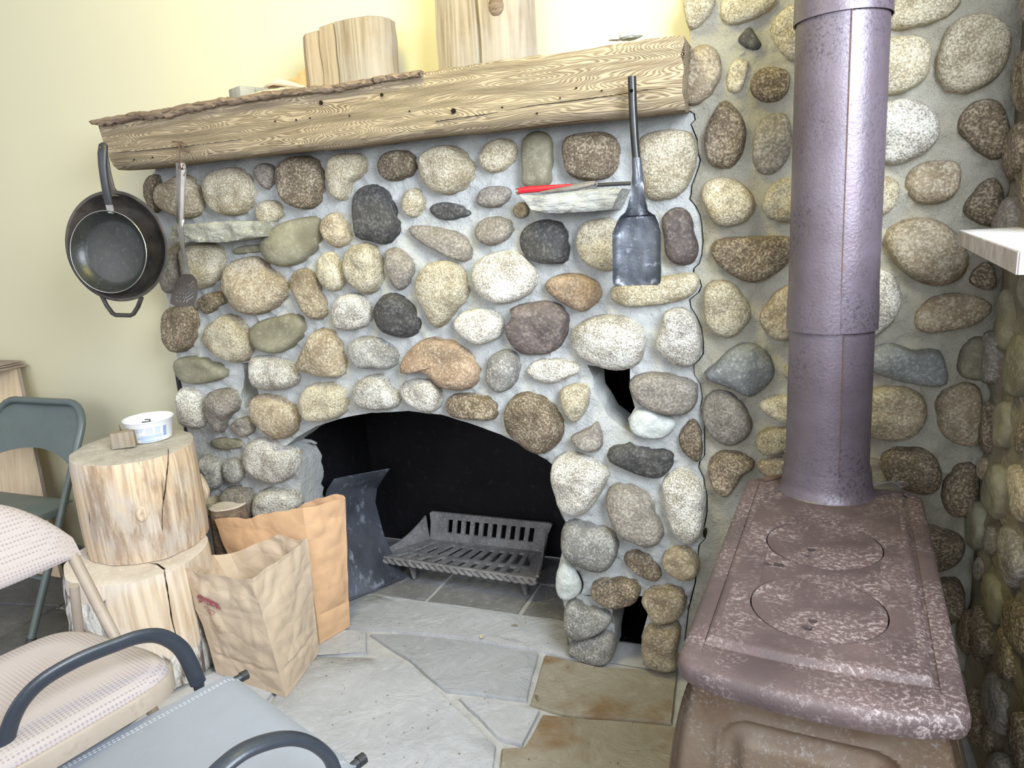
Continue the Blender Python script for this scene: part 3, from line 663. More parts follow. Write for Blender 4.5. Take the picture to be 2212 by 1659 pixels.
# stones the camera hardly sees: behind the stove, behind the pipe and above the frame
rs = random.Random(5)
def blob(cx, cy, r, rng):
    a0 = rng.random() * 6.28; e = rng.uniform(0.65, 1.0); rot = rng.random() * 3.14; n = 9; out = []
    for i in range(n):
        a = a0 + 6.283 * i / n; q = r * rng.uniform(0.86, 1.1); x, y = q * math.cos(a), q * e * math.sin(a)
        out.append((cx + x * math.cos(rot) - y * math.sin(rot), cy + x * math.sin(rot) + y * math.cos(rot)))
    return out
def scatter(region, existing, tries, rng, r0, r1, gapd=0.02):
    pts = [np.array(densify(e, 0.02)) for e in existing]; allp = np.concatenate(pts) if pts else np.zeros((0, 2)) ; new = []
    for t in range(tries):
        r = r1 - (r1 - r0) * (t / tries); c = (rng.uniform(*region[0]), rng.uniform(*region[1]))
        if len(allp) and np.sqrt(((allp - np.array(c)) ** 2).sum(1)).min() < r + gapd: continue
        if any(in_poly(np.array([c]), e)[0] for e in existing): continue
        b = blob(c[0], c[1], r, rng); new.append(b); existing = existing + [b]; allp = np.concatenate([allp, np.array(densify(b, 0.02))])
    return new
ext = scatter(((-0.05, 0.40), (0.06, 2.3)), co_ + [[(a - .05, b) for a, b in crack] + [(-2, 0), (-2, 1.5)]], 900, rs, 0.035, 0.075)
ext += scatter(((-0.19, -0.05), (1.75, 2.3)), co_ + ext, 300, rs, 0.035, 0.07)
allc = co_ + ext
nichebox = []
build_mortar('mortar', FIRE, [nicheR, nicheL], fo, toY, NY, M_MORTAR, fireplace, seed=3)
build_mortar('mortar', CHIM, [], allc, toY, NY, M_MORTAR2, chimney, seed=8, thick=0.11)
for i, ((z, k, s), o) in enumerate(zip(FS, fo)):
    m_ = minor(o); h = min(0.060, max(0.018, m_ * 0.95))
    if k in 'od': h *= 0.8
    st = stone(o, toY, NY, ST[k], fireplace, h, i + 1)
for i, ((z, k, s), o) in enumerate(zip(CS, co_)):
    stone(o, toY, NY, ST[k], chimney, min(0.055, max(0.016, minor(o) * 0.8)), i + 200)
for i, o in enumerate(ext): stone(o, toY, NY, ST[rs.choice('ytbGyt')], chimney, min(0.04, minor(o) * 0.55), i + 400)
# side stones wrapping the left edge of the chimney breast
toL = lambda y, z: Vector((-1.972, y, z))
# jamb stone on the inner face of the left pier, and mortar cheek
toJ = lambda y, z: Vector((-1.53 - (y - 1.87) * 0.12, y, z))
stone([(1.90, 0.55), (1.93, 0.565), (1.955, 0.52), (1.96, 0.44), (1.945, 0.40), (1.92, 0.42), (1.905, 0.48)], toJ, Vector((1, 0.1, 0)).normalized(), ST['t'], fireplace, 0.008, 91, name='stone')
# dark recesses behind the two vent openings and the ash gap
def recess(name, x0, x1, z0, z1, y0, y1, parent, mat):
    v = [(x0, y0, z0), (x1, y0, z0), (x1, y0, z1), (x0, y0, z1), (x0, y1, z0), (x1, y1, z0), (x1, y1, z1), (x0, y1, z1)]
    f = [[4, 5, 6, 7], [0, 1, 5, 4], [1, 2, 6, 5], [2, 3, 7, 6], [3, 0, 4, 7]]
    return mesh_obj(name, v, f, mat, parent, False)
recess('vent_recess', -0.52, -0.30, 0.62, 0.90, 1.965, 2.28, fireplace, M_DARKHOLE)
recess('vent_recess', -1.80, -1.66, 0.66, 0.88, 1.965, 2.2, fireplace, M_DARKHOLE)
recess('ash_recess', -0.50, -0.30, 0.001, 0.26, 1.965, 2.3, fireplace, M_DARKHOLE)
# firebox of sooty steel: left cheek, back, right cheek, sloping throat
fb = MB()
def quadgrid(mb, a, b, c, d, n=10, amp=0.004):
    a, b, c, d = map(Vector, (a, b, c, d))
    def fn(u, v):
        p = a.lerp(b, u).lerp(d.lerp(c, u), v); return p + Vector((amp * noise.noise(p * 4), amp * noise.noise(p * 4 + Vector((9, 0, 0))), 0))
    mb.surf(fn, n, n)
mb = MB(); quadgrid(mb, (-1.545, 1.99, 0), (-1.62, 2.46, 0), (-1.62, 2.46, 0.95), (-1.545, 1.99, 0.95)); mb.build('left_cheek', M_SOOT, fireplace)
mb = MB(); quadgrid(mb, (-1.62, 2.46, 0), (-0.56, 2.46, 0), (-0.56, 2.46, 0.95), (-1.62, 2.46, 0.95)); mb.build('fireback', M_SOOT, fireplace)
mb = MB(); quadgrid(mb, (-0.56, 2.46, 0), (-0.545, 1.99, 0), (-0.545, 1.99, 0.95), (-0.56, 2.46, 0.95)); mb.build('right_cheek', M_SOOTB, fireplace)
mb = MB(); quadgrid(mb, (-1.65, 1.99, 0.93), (-0.5, 1.99, 0.93), (-0.5, 2.5, 0.93), (-1.65, 2.5, 0.93)); mb.build('throat', M_SOOTB, fireplace)
mb = MB(); quadgrid(mb, (-1.62, 1.992, 0.55), (-0.5, 1.992, 0.55), (-0.5, 1.992, 0.95), (-1.62, 1.992, 0.95), 4, 0)
mesh_obj('flange', [(-1.95, 1.994, 0), (-1.544, 1.994, 0), (-1.544, 1.994, 0.95), (-1.95, 1.994, 0.95)], [[0, 1, 2, 3]], M_SOOT, fireplace, False)
# small drip of mortar under the arch spring
MB().tube([at(655, 952, Y=1.98), at(672, 953, Y=1.98), at(684, 958, Y=1.98)], [0.008, 0.006, 0.004], 8).build('mortar_drip', M_MORTAR, fireplace)

# backing solid for the crack, dark
mesh_obj('crack_backing', [(crack[0][0] - .04, 1.905, 0), (crack[0][0] + .06, 1.905, 0), (crack[0][0] + .06, 1.905, 1.52), (crack[0][0] - .04, 1.905, 1.52)], [[0, 1, 2, 3]], M_BLACKW, chimney, False)

# right side wall of field stone
wr = empty('wall_right', (0.42, 1.3, 0)); tag(wr, kind='structure')
RX = 0.425; toR = lambda y, z: Vector((RX, y, z)); NR = Vector((-1, 0, 0))
rr = random.Random(11)
RW = [(0.6, 0), (1.90, 0), (1.90, 2.35), (1.34, 2.35), (1.34, 1.17), (0.6, 1.17)]
rst = [o for o in scatter(((0.66, 1.84), (0.03, 2.3)), [], 5200, rr, 0.028, 0.068, 0.010) if in_poly(np.array(o), RW).all()]
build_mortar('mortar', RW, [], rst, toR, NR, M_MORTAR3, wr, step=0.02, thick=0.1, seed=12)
for i, o in enumerate(rst): stone(o, toR, NR, ST[rr.choice('tbGotbGb')], wr, min(0.022, minor(o) * 0.4), i + 600, N=20)  # dark stone kinds only, the shade of this wall put into the colours

mesh_obj('ceiling', [(-4.2, -1.6, 2.9), (0.5, -1.6, 2.9), (0.5, 2.0, 2.9), (-4.2, 2.0, 2.9)], [[0, 1, 2, 3]], M_CEIL, None, False); tag(bpy.data.objects['ceiling'], kind='structure')
# yellow plaster wall, baseboard, black upright strip by the chimney breast
PY = 1.95
mesh_obj('wall_back', [(-4.2, PY, 0), (-1.6, PY, 0), (-1.6, PY, 3.0), (-4.2, PY, 3.0)], [[0, 1, 2, 3]], M_PLASTER, None, False)
wb = bpy.data.objects['wall_back']; tag(wb, kind='structure')
mesh_obj('wall_back', [(-1.6, PY, 1.5), (0.5, PY, 1.5), (0.5, PY, 3.0), (-1.6, PY, 3.0)], [[0, 1, 2, 3]], M_PLASTER, None, False)
tag(bpy.data.objects['wall_back.001'], kind='structure')
tag(MB().box((-3.05, PY - .008, 0.012), (2.1, 0.016, 0.03), bev=.003).build('baseboard_back', M_FLATBLACK), kind='structure')
a = at(390, 915, Y=1.925)
tag(MB().box((-2.02, 1.925, 0.42), (0.016, 0.03, 0.84)).build('black_strip', M_FLATBLACK), kind='structure')

# ---------------------------------------------------------------- floor of flagstones
floor = empty('floor', (-1, 1, 0)); tag(floor, kind='structure')
mesh_obj('grout', [(-4.2, -0.6, -0.012), (1.2, -0.6, -0.012), (1.2, 1.99, -0.012), (-4.2, 1.99, -0.012)], [[0, 1, 2, 3]], M_GROUT, floor, False)
def flag(poly, mat, seed, top=0.0, name='flagstone'):
    c = np.array(poly).mean(0); P = densify(poly, 0.05); V = []; n = len(P)
    jit = [Vector((noise.noise(Vector((a * 9, b * 9, seed))), noise.noise(Vector((a * 9, b * 9, seed + 7))), 0)) * 0.006 for a, b in P]
    rings = [(1.0, -0.02), (1.0, top - 0.004), (0.985, top), (0.7, top), (0.35, top)]
    for s, z in rings:
        for (a, b), j in zip(P, jit):
            x, y = c[0] + (a - c[0]) * s, c[1] + (b - c[1]) * s
            V.append(Vector((x, y, z + (0.0022 * noise.noise(Vector((x * 6, y * 6, seed))) if z >= top else 0))) + j)
    V.append(Vector((c[0], c[1], top)))
    F = [[i * n + k, i * n + (k + 1) % n, (i + 1) * n + (k + 1) % n, (i + 1) * n + k] for i in range(4) for k in range(n)] + [[4 * n + k, 4 * n + (k + 1) % n, 5 * n] for k in range(n)]
    return mesh_obj(name, V, F, mat, floor, True, None, False, 50)
def fp(s): return [(p.x, p.y) for p in (at(x, y, Z=0.0) for x, y in pix('P', s))]
flags = [
 ('688,1302;803,1284;1010,1310;1222,1342;1228,1392;1292,1436;1172,1404;1000,1376;870,1362;700,1348', M_FLAG),
 ('800,1370;868,1368;1000,1384;1163,1410;1136,1512;1040,1500;962,1490;884,1424', M_FLAGD),
 ('640,1420;790,1418;862,1424;890,1440;975,1520;1070,1610;1055,1760;800,1780;560,1560', M_FLAG),
 ('992,1506;1060,1512;1165,1534;1128,1606;1078,1594', M_FLAG),
 ('1176,1414;1292,1440;1388,1444;1462,1452;1450,1560;1222,1542;1148,1518', M_FLAGT),
 ('1172,1542;1290,1556;1445,1568;1640,1600;1640,1900;1110,1860;1075,1700;1085,1616;1132,1612', M_FLAGT),
 ('690,1356;790,1364;792,1408;640,1412;560,1540;420,1470;560,1400', M_FLAG),
]
used = []
for i, (s, m_) in enumerate(flags): q = fp(s); flag(q, m_, i * 3.1); used.append(q)
# the rest of the floor: irregular slabs on a loose grid
rf = random.Random(3)
def voronoi_fill(x0, x1, y0, y1, step, mat_fn, existing):
    nx = int((x1 - x0) / step); ny = int((y1 - y0) / (step * 0.8)); G = {}
    for i in range(nx + 1):
        for j in range(ny + 1):
            G[i, j] = (x0 + (x1 - x0) * i / nx + (rf.uniform(-.22, .22) * step if 0 < i < nx else 0), y0 + (y1 - y0) * j / ny + (rf.uniform(-.2, .2) * step if 0 < j < ny else 0))
    for i in range(nx):
        for j in range(ny):
            q = [G[i, j], G[i + 1, j], G[i + 1, j + 1], G[i, j + 1]]; c = np.array(q).mean(0)
            q = [tuple(c + (np.array(p) - c) * 0.965) for p in q]
            dense = np.array(densify(q, 0.03) + [tuple(c)])
            if any(in_poly(dense, e).any() for e in existing) or any(in_poly(np.array(e), q).any() for e in existing): continue
            flag(q, mat_fn(c), rf.random() * 50)
voronoi_fill(-4.2, -1.66, -0.3, 1.94, 0.42, lambda c: M_FLAGK, used)
voronoi_fill(-1.64, 0.42, -0.4, 1.84, 0.34, lambda c: (M_FLAGT if c[0] > -0.5 else M_FLAG), used)
# firebox floor, lower and dusted with ash
for i, (a, b, c, d) in enumerate([(-1.62, -1.17, 2.03, 2.30), (-1.16, -0.82, 2.03, 2.26), (-0.81, -0.55, 2.03, 2.24), (-1.62, -1.3, 2.31, 2.47), (-1.29, -0.9, 2.27, 2.47), (-0.89, -0.55, 2.25, 2.47)]):
    flag([(a, c), (b - .004, c), (b, d - .003), (a, d)], M_ASHF, i * 5.3, -0.003, 'firebox_slab')
mesh_obj('ash_bed', [(-1.64, 1.86, -0.008), (-0.3, 1.86, -0.008), (-0.3, 2.5, -0.008), (-1.64, 2.5, -0.008)], [[0, 1, 2, 3]], M_GROUT, floor, False)

# open crack beside the pale oval stone of the right pier, and debris on the hearth
def gapcrack(pts, w):
    P = spline([at(ZO['E'][0] + a / 3.858, ZO['E'][1] + b / 3.858, Y=WY - .012) for a, b in pts], 24, False)
    mb_ = MB(); mb_.tube(P, [w * (.25 + math.sin(math.pi * i / 23)) for i in range(24)], 6); mb_.build('open_crack', M_BLACKW, fireplace)
gapcrack([(488, 645), (520, 680), (570, 715), (600, 770), (612, 820), (604, 870), (585, 905)], .0022)
gapcrack([(600, 895), (640, 912), (690, 918), (720, 950), (770, 965)], .0009)
gapcrack([(1640, 345), (1630, 400), (1622, 430)], .004)
# ---------------------------------------------------------------- shared builders
def holed(mb, outer, holes, to3, nrm, thick, step=None):
    """flat plate with real holes: outline and holes in 2D, mapped to 3D"""
    V = []; E = []
    for p in [outer] + holes:
        n0 = len(V); V += [Vector((a[0], a[1])) for a in p]; E += [(n0 + i, n0 + (i + 1) % len(p)) for i in range(len(p))]
    if step:
        o = np.array(outer); x0, y0 = o.min(0); x1, y1 = o.max(0)
        gx, gy = np.meshgrid(np.arange(x0 + step / 2, x1, step), np.arange(y0 + step / 2, y1, step)); G = np.stack([gx.ravel(), gy.ravel()], 1)
        k = in_poly(G, outer)
        for h in holes: k &= ~in_poly(G, h)
        V += [Vector(p) for p in G[k].tolist()]
    vv, ee, ff, *_ = geometry.delaunay_2d_cdt(V, E, [], 0, 1e-7)
    P = np.array([v[:] for v in vv]); cen = np.array([P[list(f)].mean(0) for f in ff]); k = in_poly(cen, outer)
    for h in holes: k &= ~in_poly(cen, h)
    ff = [list(f) for f, q in zip(ff, k) if q]
    top = [Vector(to3(a, b)) for a, b in P]; n = len(top); nrm = Vector(nrm)
    bot = [v - nrm * thick for v in top]
    cnt = {}
    for f in ff:
        for a, b in zip(f, f[1:] + f[:1]): cnt[tuple(sorted((a, b)))] = cnt.get(tuple(sorted((a, b))), 0) + 1
    F = ff + [[q + n for q in f][::-1] for f in ff] + [[a, b, b + n, a + n] for (a, b), c in cnt.items() if c == 1]
    mb.add(top + bot, F); return mb
def circ(cx, cy, r, n=24, ry=None): return [(cx + r * math.cos(6.28318 * i / n), cy + (ry or r) * math.sin(6.28318 * i / n)) for i in range(n)]
def rrect(x0, y0, x1, y1, r, n=5):
    out = []
    for cx, cy, a in ((x1 - r, y1 - r, 0), (x0 + r, y1 - r, 90), (x0 + r, y0 + r, 180), (x1 - r, y0 + r, 270)):
        for i in range(n + 1): t = R(a + 90 * i / n); out.append((cx + r * math.cos(t), cy + r * math.sin(t)))
    return out
def text2d(body, size=1.0):
    cu = bpy.data.curves.new('t', 'FONT'); cu.body = body; cu.size = size; cu.align_x = 'LEFT'; cu.resolution_u = 2
    o = bpy.data.objects.new('t', cu); COL.objects.link(o); bpy.context.view_layer.update()
    me = o.evaluated_get(bpy.context.evaluated_depsgraph_get()).to_mesh()
    v = [(p.co.x, p.co.y) for p in me.vertices]; f = [list(p.vertices) for p in me.polygons]
    bpy.data.objects.remove(o); bpy.data.curves.remove(cu); return v, f
def ray_plane(x, y, p, n):
    d = ray(x, y); n = Vector(n); o = Vector((0, 0, CAM_H)); k = (Vector(p) - o).dot(n) / d.dot(n); return o + d * k

# ---------------------------------------------------------------- mantel beam
mantel = empty('mantel_beam', (-1.1, 1.83, 1.505)); tag(mantel, 'long weathered hewn timber mantel over the field stone fireplace', 'mantel')
MX0, MX1 = -1.972, -0.232
def mantel_top(x): return 1.652 + 0.008 * noise.noise(Vector((x * 5, 2, 0))) + 0.004 * noise.noise(Vector((x * 22, 4, 0))) + 0.006 * (x + 1.97) / 1.7
def mantel_bot(x): return 1.503 + 0.004 * noise.noise(Vector((x * 4, 7, 0)))
ring = []
sec = [(0.012, 0.0), (0.0, 0.012), (0.0, 0.035), (0.0, 0.06), (0.0, 0.085), (0.0, 0.11), (0.0, 0.135), (0.004, 0.148), (0.014, 0.15), (0.05, 0.15), (0.10, 0.15), (0.16, 0.15), (0.225, 0.15), (0.225, 0.08), (0.225, 0.014), (0.16, 0.010), (0.10, 0.004), (0.05, 0.0)]
V = []; NXS = 150; ns = len(sec)
for i in range(NXS + 1):
    u = i / NXS
    for (dy, dz) in sec:
        f = dz / 0.15
        xs = MX0 + 0.045 * (1 - f) + 0.012 * noise.noise(Vector((dz * 40, dy * 20, 1))); xe = MX1 + 0.01 * noise.noise(Vector((dz * 40, dy * 20, 3)))
        x = xs + (xe - xs) * u; zb, zt = mantel_bot(x), mantel_top(x)
        z = zb + (zt - zb) * f
        y = 1.712 + dy + (0.0045 * noise.noise(Vector((x * 7, z * 25, 0))) + 0.0018 * noise.noise(Vector((x * 16, z * 130, 2)))) * (1 if dy < 0.2 else 0)
        y += (0.012 * max(0, (x + 0.45) / 0.22)) * (1 - dy / 0.225)
        V.append(Vector((x, y, z)))
F = [[i * ns + k, i * ns + (k + 1) % ns, (i + 1) * ns + (k + 1) % ns, (i + 1) * ns + k] for i in range(NXS) for k in range(ns)] + [list(range(ns)), list(range(NXS * ns, NXS * ns + ns))[::-1]]
mesh_obj('beam', V, F, M_BEAM, mantel, True, None, False, 50)
# flaking strip of old bark along the upper front edge
for (xa, xb, dz, th, sd) in ((-1.975, -1.50, 0.0, 0.018, 1), (-1.83, -1.25, 0.004, 0.012, 2), (-1.40, -1.00, 0.002, 0.010, 3), (-1.12, -0.86, 0.002, 0.007, 4)):
    mb = MB()
    def fn(u, v, xa=xa, xb=xb, dz=dz, th=th, sd=sd):
        x = xa + (xb - xa) * u; w = .62 * th * (0.35 + 1.3 * abs(noise.noise(Vector((x * 26, sd, 0))))) * min(1, 6 * u + .2) * min(1, 6 * (1 - u) + .15)
        a = v * math.pi; z = mantel_top(x) + dz + w * (math.cos(a) * 0.9) - 0.010 + .003 * noise.noise(Vector((x * 70, v * 4, sd)))
        y = 1.712 - 0.006 - 0.008 * math.sin(a) + 0.005 * noise.noise(Vector((x * 30, v * 3, sd))) + (0.03 * (1 - v) if v < 0.3 else 0)
        return (x, y, z)
    mb.surf(fn, 60, 6, 0.006); mb.build('bark_strip', M_BARK, mantel)
# knots, nail holes and two long checks in the face
for px, py, r in ((825, 205, .004), (694, 222, .005), (980, 240, .006), (1085, 232, .002), (1160, 245, .0022), (1210, 212, .0018), (1245, 190, .002), (595, 262, .002), (640, 259, .002), (670, 255, .002), (290, 345, .002), (330, 340, .002), (1300, 196, .002), (885, 240, .0018), (755, 250, .0018)):
    p = at(px, py, Y=1.7095); m = Matrix.Translation(p) @ Matrix.Rotation(R(90), 4, 'X'); MB().lathe([(0, -.001), (r, -.0008), (r * 1.1, .002), (0, .002)], 10, m).build('knot_hole', M_BLACKW, mantel)
def crackline(pts, y, w, name, mat, parent, n=(0, -1, 0)):
    P = [at(x, yy, Y=y) for x, yy in pts]; V = []; F = []
    for i, p in enumerate(P):
        ww = w * (0.4 + 0.6 * abs(noise.noise(p * 60))) * (0.3 if i in (0, len(P) - 1) else 1)
        V += [p + Vector((0, 0, ww)), p + Vector((0, 0, -ww)), p + Vector((0, .004, ww)), p + Vector((0, .004, -ww))]
    for i in range(len(P) - 1):
        a, b = 4 * i, 4 * i + 4; F += [[a, a + 1, b + 1, b], [a, b, b + 2, a + 2], [a + 1, a + 3, b + 3, b + 1]]
    return mesh_obj(name, V, F, mat, parent, False)
crackline([(940, 262), (990, 255), (1040, 248), (1090, 240), (1150, 228), (1200, 222), (1260, 214), (1330, 205), (1400, 193), (1440, 190)], 1.7085, .0009, 'check', M_BLACKW, mantel)
crackline([(1060, 285), (1120, 278), (1180, 270), (1240, 262), (1300, 256)], 1.7085, .0007, 'check', M_BLACKW, mantel)
crackline([(240, 330), (300, 326), (380, 318), (450, 310), (520, 301)], 1.7085, .0006, 'check', M_BLACKW, mantel)

# ---------------------------------------------------------------- firewood and bits on the mantel
def split_log(name, label, outline, z0, z1, mat, cat='firewood', group=None, top=None, slope=0.0, end=M_SPLITG):
    """outline in plan (x, y), standing on end"""
    t = empty(name, (sum(p[0] for p in outline) / len(outline), sum(p[1] for p in outline) / len(outline), z0)); tag(t, label, cat, group)
    n = len(outline); V = []; F = []; L = 9
    for k in range(L):
        f = k / (L - 1)
        for (x, y) in outline:
            w = Vector((x * 14, y * 14, f * 2.2)); zt = z1 + slope * (x - outline[0][0])
            V.append(Vector((x + 0.005 * noise.noise(w), y + 0.005 * noise.noise(w + Vector((3, 3, 3))), z0 + (zt - z0) * f)))
    for k in range(L - 1):
        for i in range(n): F.append([k * n + i, k * n + (i + 1) % n, (k + 1) * n + (i + 1) % n, (k + 1) * n + i])
    mesh_obj('split_side', V, F, mat, t, True, None, False, 35)
    Vt = [v.copy() for v in V[-n:]]; c = sum(Vt, Vector()) / n
    Vt2 = [v + Vector((0, 0, .0005)) for v in Vt]; mesh_obj('sawn_end', Vt2 + [c + Vector((0, 0, .001))], [[i, (i + 1) % n, n] for i in range(n)], end, t, True, None, False, 35)
    mesh_obj('sawn_end', V[:n], [list(range(n))], end, t, False)
    return t
def dens(poly, s=0.012): return densify(poly, s)
ZT = 1.668
split_log('split_log', 'narrow split log standing leftmost of three on the mantel', dens([(-1.262, 1.80), (-1.243, 1.785), (-1.203, 1.79), (-1.200, 1.84), (-1.235, 1.88), (-1.262, 1.85)]), ZT - .008, 1.803, M_SPLIT, group='short split logs on the mantel', slope=.12)
split_log('split_log', 'pale middle one of three short split logs on the mantel', dens([(-1.199, 1.786), (-1.152, 1.784), (-1.150, 1.83), (-1.16, 1.88), (-1.198, 1.86)]), ZT - .006, 1.816, M_SPLIT, group='short split logs on the mantel', slope=.10)
split_log('split_log', 'wide rounded split log, rightmost of three short ones on the mantel', dens([(-1.147, 1.785), (-1.09, 1.778), (-1.045, 1.782), (-1.022, 1.80), (-1.008, 1.83), (-1.01, 1.87), (-1.04, 1.90), (-1.10, 1.91), (-1.142, 1.88)]), ZT - .004, 1.822, M_SPLITG, group='short split logs on the mantel')
split_log('split_log', 'tall knotty split log standing on the mantel, cut off by the picture top', dens([(-0.856, 1.80), (-0.80, 1.775), (-0.742, 1.768), (-0.735, 1.782), (-0.725, 1.768), (-0.68, 1.765), (-0.645, 1.775), (-0.618, 1.80), (-0.605, 1.84), (-0.63, 1.89), (-0.72, 1.92), (-0.83, 1.90)]), ZT - .004, 2.02, M_SPLITG)
p = at(1070, 12, Y=1.765); t = bpy.data.objects['split_log.003']
MB().lathe([(0, .006), (.010, .004), (.018, 0), (.020, -.004)], 16, Matrix.Translation(p) @ Matrix.Rotation(R(90), 4, 'X') , 1, 1.3).build('knot', M_BARK, t)
crackline([(1062, 30), (1060, 60), (1064, 90), (1061, 125)], 1.7685, .0, 'check', M_BLACKW, t)
mb = MB(); mb.tube([at(1058, 20, Y=1.775), at(1061, 60, Y=1.773), at(1060, 110, Y=1.773)], [.001, .0035, .001], 6); mb.build('split_crack', M_BLACKW, t)
# grey square block at the left
g = at(488, 182, Y=1.775); t = empty('wood_block', (g.x + .03, 1.80, 1.655)); tag(t, 'small weathered grey wood block lying left on the mantel behind the bark edge', 'wood block')
MB().box((g.x + .036, 1.805, 1.676), (0.072, 0.06, 0.044), Matrix.Rotation(R(-24), 3, 'Z'), .003).build('block', M_BLOCKG, t)
MB().box((g.x + .105, 1.83, 1.674), (0.06, 0.05, 0.040), Matrix.Rotation(R(10), 3, 'Z'), .004).build('offcut_end', M_BLOCKG, t)
def splinter(name, label, pts, w, th, mat, cat, seed=0, group=None):
    mb = MB(); P = [Vector(p) for p in pts]
    def fn(u, v):
        k = u * (len(P) - 1); i = min(int(k), len(P) - 2); p = P[i].lerp(P[i + 1], k - i); ww = w * (math.sin(math.pi * min(max(u, .04), .96)) ** .5)
        return p + Vector((0.2 * (v - .5) * ww, (v - .5) * ww, 0.25 * ww * math.sin(v * 3.14) + .003 * noise.noise(Vector((u * 5, v * 4, seed)))))
    mb.surf(fn, 14, 5, th); return tag(mb.build(name, mat), label, cat, group)
splinter('wood_splinter', 'broad pale splinter on the mantel between grey block and logs', [at(575, 188, Y=1.76), at(605, 181, Y=1.76), at(660, 190, Y=1.76)], .05, .006, M_KIND, 'kindling', 1, 'kindling scraps on the mantel')
splinter('wood_splinter', 'thin low splinter on the mantel edge in front of the grey block', [at(545, 203, Y=1.74), at(590, 196, Y=1.74), at(625, 192, Y=1.74)], .018, .003, M_KIND, 'kindling', 2, 'kindling scraps on the mantel')
mb = MB(); bp = [(612, 176), (628, 170), (640, 166), (650, 152), (662, 148), (672, 160), (672, 186), (650, 186), (630, 182)]
mb.prism([at(a, b, Y=1.80) for a, b in bp], (0, 0, 0), (0, .018, 0)); tag(mb.build('bark_piece', M_BRKND), 'orange brown curled bark piece beside the leftmost short log', 'bark')
q = at(1362, 76, Y=1.80); m = Matrix.Translation(q - Vector((0, 0, .004)))
mb = MB(); mb.lathe([(0.0, .016), (.012, .014), (.022, .006), (.024, 0), (.018, -.004), (0, -.004)], 14, m, 1.2, .8); 
mb.lathe([(0.0, .010), (.008, .008), (.012, 0), (0, -.003)], 10, Matrix.Translation(q + Vector((-.035, .0, -.006))), 1.4, .8)
mb.v = [v + Vector((.003 * noise.noise(v * 90), .003 * noise.noise(v * 80), .003 * noise.noise(v * 70))) for v in mb.v]
tag(mb.build('stone_chip', ST['c']), 'small pale stone chips lying on the right end of the mantel', 'stone chip')

# ---------------------------------------------------------------- stone ledges set in the fireplace
def ledge(name, label, topf, botf, mat, y0, y1, seed):
    """front face outline top/bottom rows in pixels, slab runs back into the mortar"""
    mb = MB(); n = 26
    tp = spline([Vector((x, y, 0)) for x, y in topf], n + 1, False); bt = spline([Vector((x, y, 0)) for x, y in botf], n + 1, False)
    def fn(u, v):
        i = min(int(round(u * n)), n); q = tp[i].lerp(bt[i], v); w = at(q.x, q.y, Y=y0)
        return w + Vector((0, 0.010 * noise.noise(w * 40 + Vector((seed, 0, 0))) + 0.012 * noise.noise(w * 14) + 0.005 * noise.noise(w * 100) + (0.004 if v in (0, 1) else 0), 0.002 * noise.noise(w * 60)))
    mb.surf(fn, n, 7)
    k = len(mb.v); W = 8
    rim = [i * W for i in range(n + 1)] + [n * W + j for j in range(1, W)] + [i * W + 7 for i in range(n - 1, -1, -1)] + [j for j in range(6, 0, -1)]
    V = mb.v + [Vector((mb.v[i].x, y1, mb.v[i].z)) for i in rim]; F = mb.f + [[rim[j], rim[(j + 1) % len(rim)], k + (j + 1) % len(rim), k + j] for j in range(len(rim))]
    return mesh_obj(name, V, F, mat, fireplace, True, None, False, 45)
a = ledge('stone_ledge', '', [(366, 489), (380, 486), (430, 482), (490, 478), (550, 479)], [(374, 522), (420, 523), (470, 524), (500, 520), (556, 512)], M_SLAB, 1.765, 1.90, 2)
a['label'] = 'protruding slate ledge behind the spatula'
b = ledge('stone_ledge', '', [(1122, 420), (1180, 421), (1250, 412), (1300, 407), (1343, 406)], [(1152, 460), (1180, 461), (1230, 459), (1280, 456), (1322, 452)], M_SLABW, 1.765, 1.90, 5)
b['label'] = 'pale slate ledge under the red lighter'

# ---------------------------------------------------------------- long lighter on the right ledge
lt = empty('lighter', at(1230, 405, Y=1.80)); tag(lt, 'red and black long-nosed lighter lying on the right stone ledge', 'lighter')
Y0 = 1.79
mb = MB(); P = [at(1119, 413, Y=Y0), at(1135, 410, Y=Y0), at(1190, 406, Y=Y0), at(1240, 400, Y=Y0)]
mb.tube(P, [.0095, .0105, .0095, .004], 14, flat=0.8); mb.build('red_handle', M_RED, lt)
mb = MB(); mb.tube([at(1116, 414, Y=Y0 - .002), at(1121, 413, Y=Y0 - .002)], .0085, 12); mb.build('chrome_end', M_STEEL, lt)
mb = MB(); mb.tube([at(1168, 416, Y=Y0 - .010), at(1205, 411, Y=Y0 - .010), at(1245, 405, Y=Y0 - .008), at(1285, 396, Y=Y0 - .006)], [.003, .006, .007, .004], 12); mb.build('grip', M_CLEAR, lt)
mb = MB(); mb.tube([at(1235, 401, Y=Y0 - .004), at(1270, 394, Y=Y0 - .004), at(1285, 393, Y=Y0 - .004), at(1290, 398, Y=Y0 - .004), at(1286, 404, Y=Y0 - .004), at(1265, 408, Y=Y0 - .004)], .0028, 8); mb.build('trigger_guard', M_CLEAR, lt)
mb = MB(); mb.tube([at(1284, 400, Y=Y0), at(1362, 396, Y=Y0)], .0048, 12); mb.build('barrel', M_BLACK, lt)

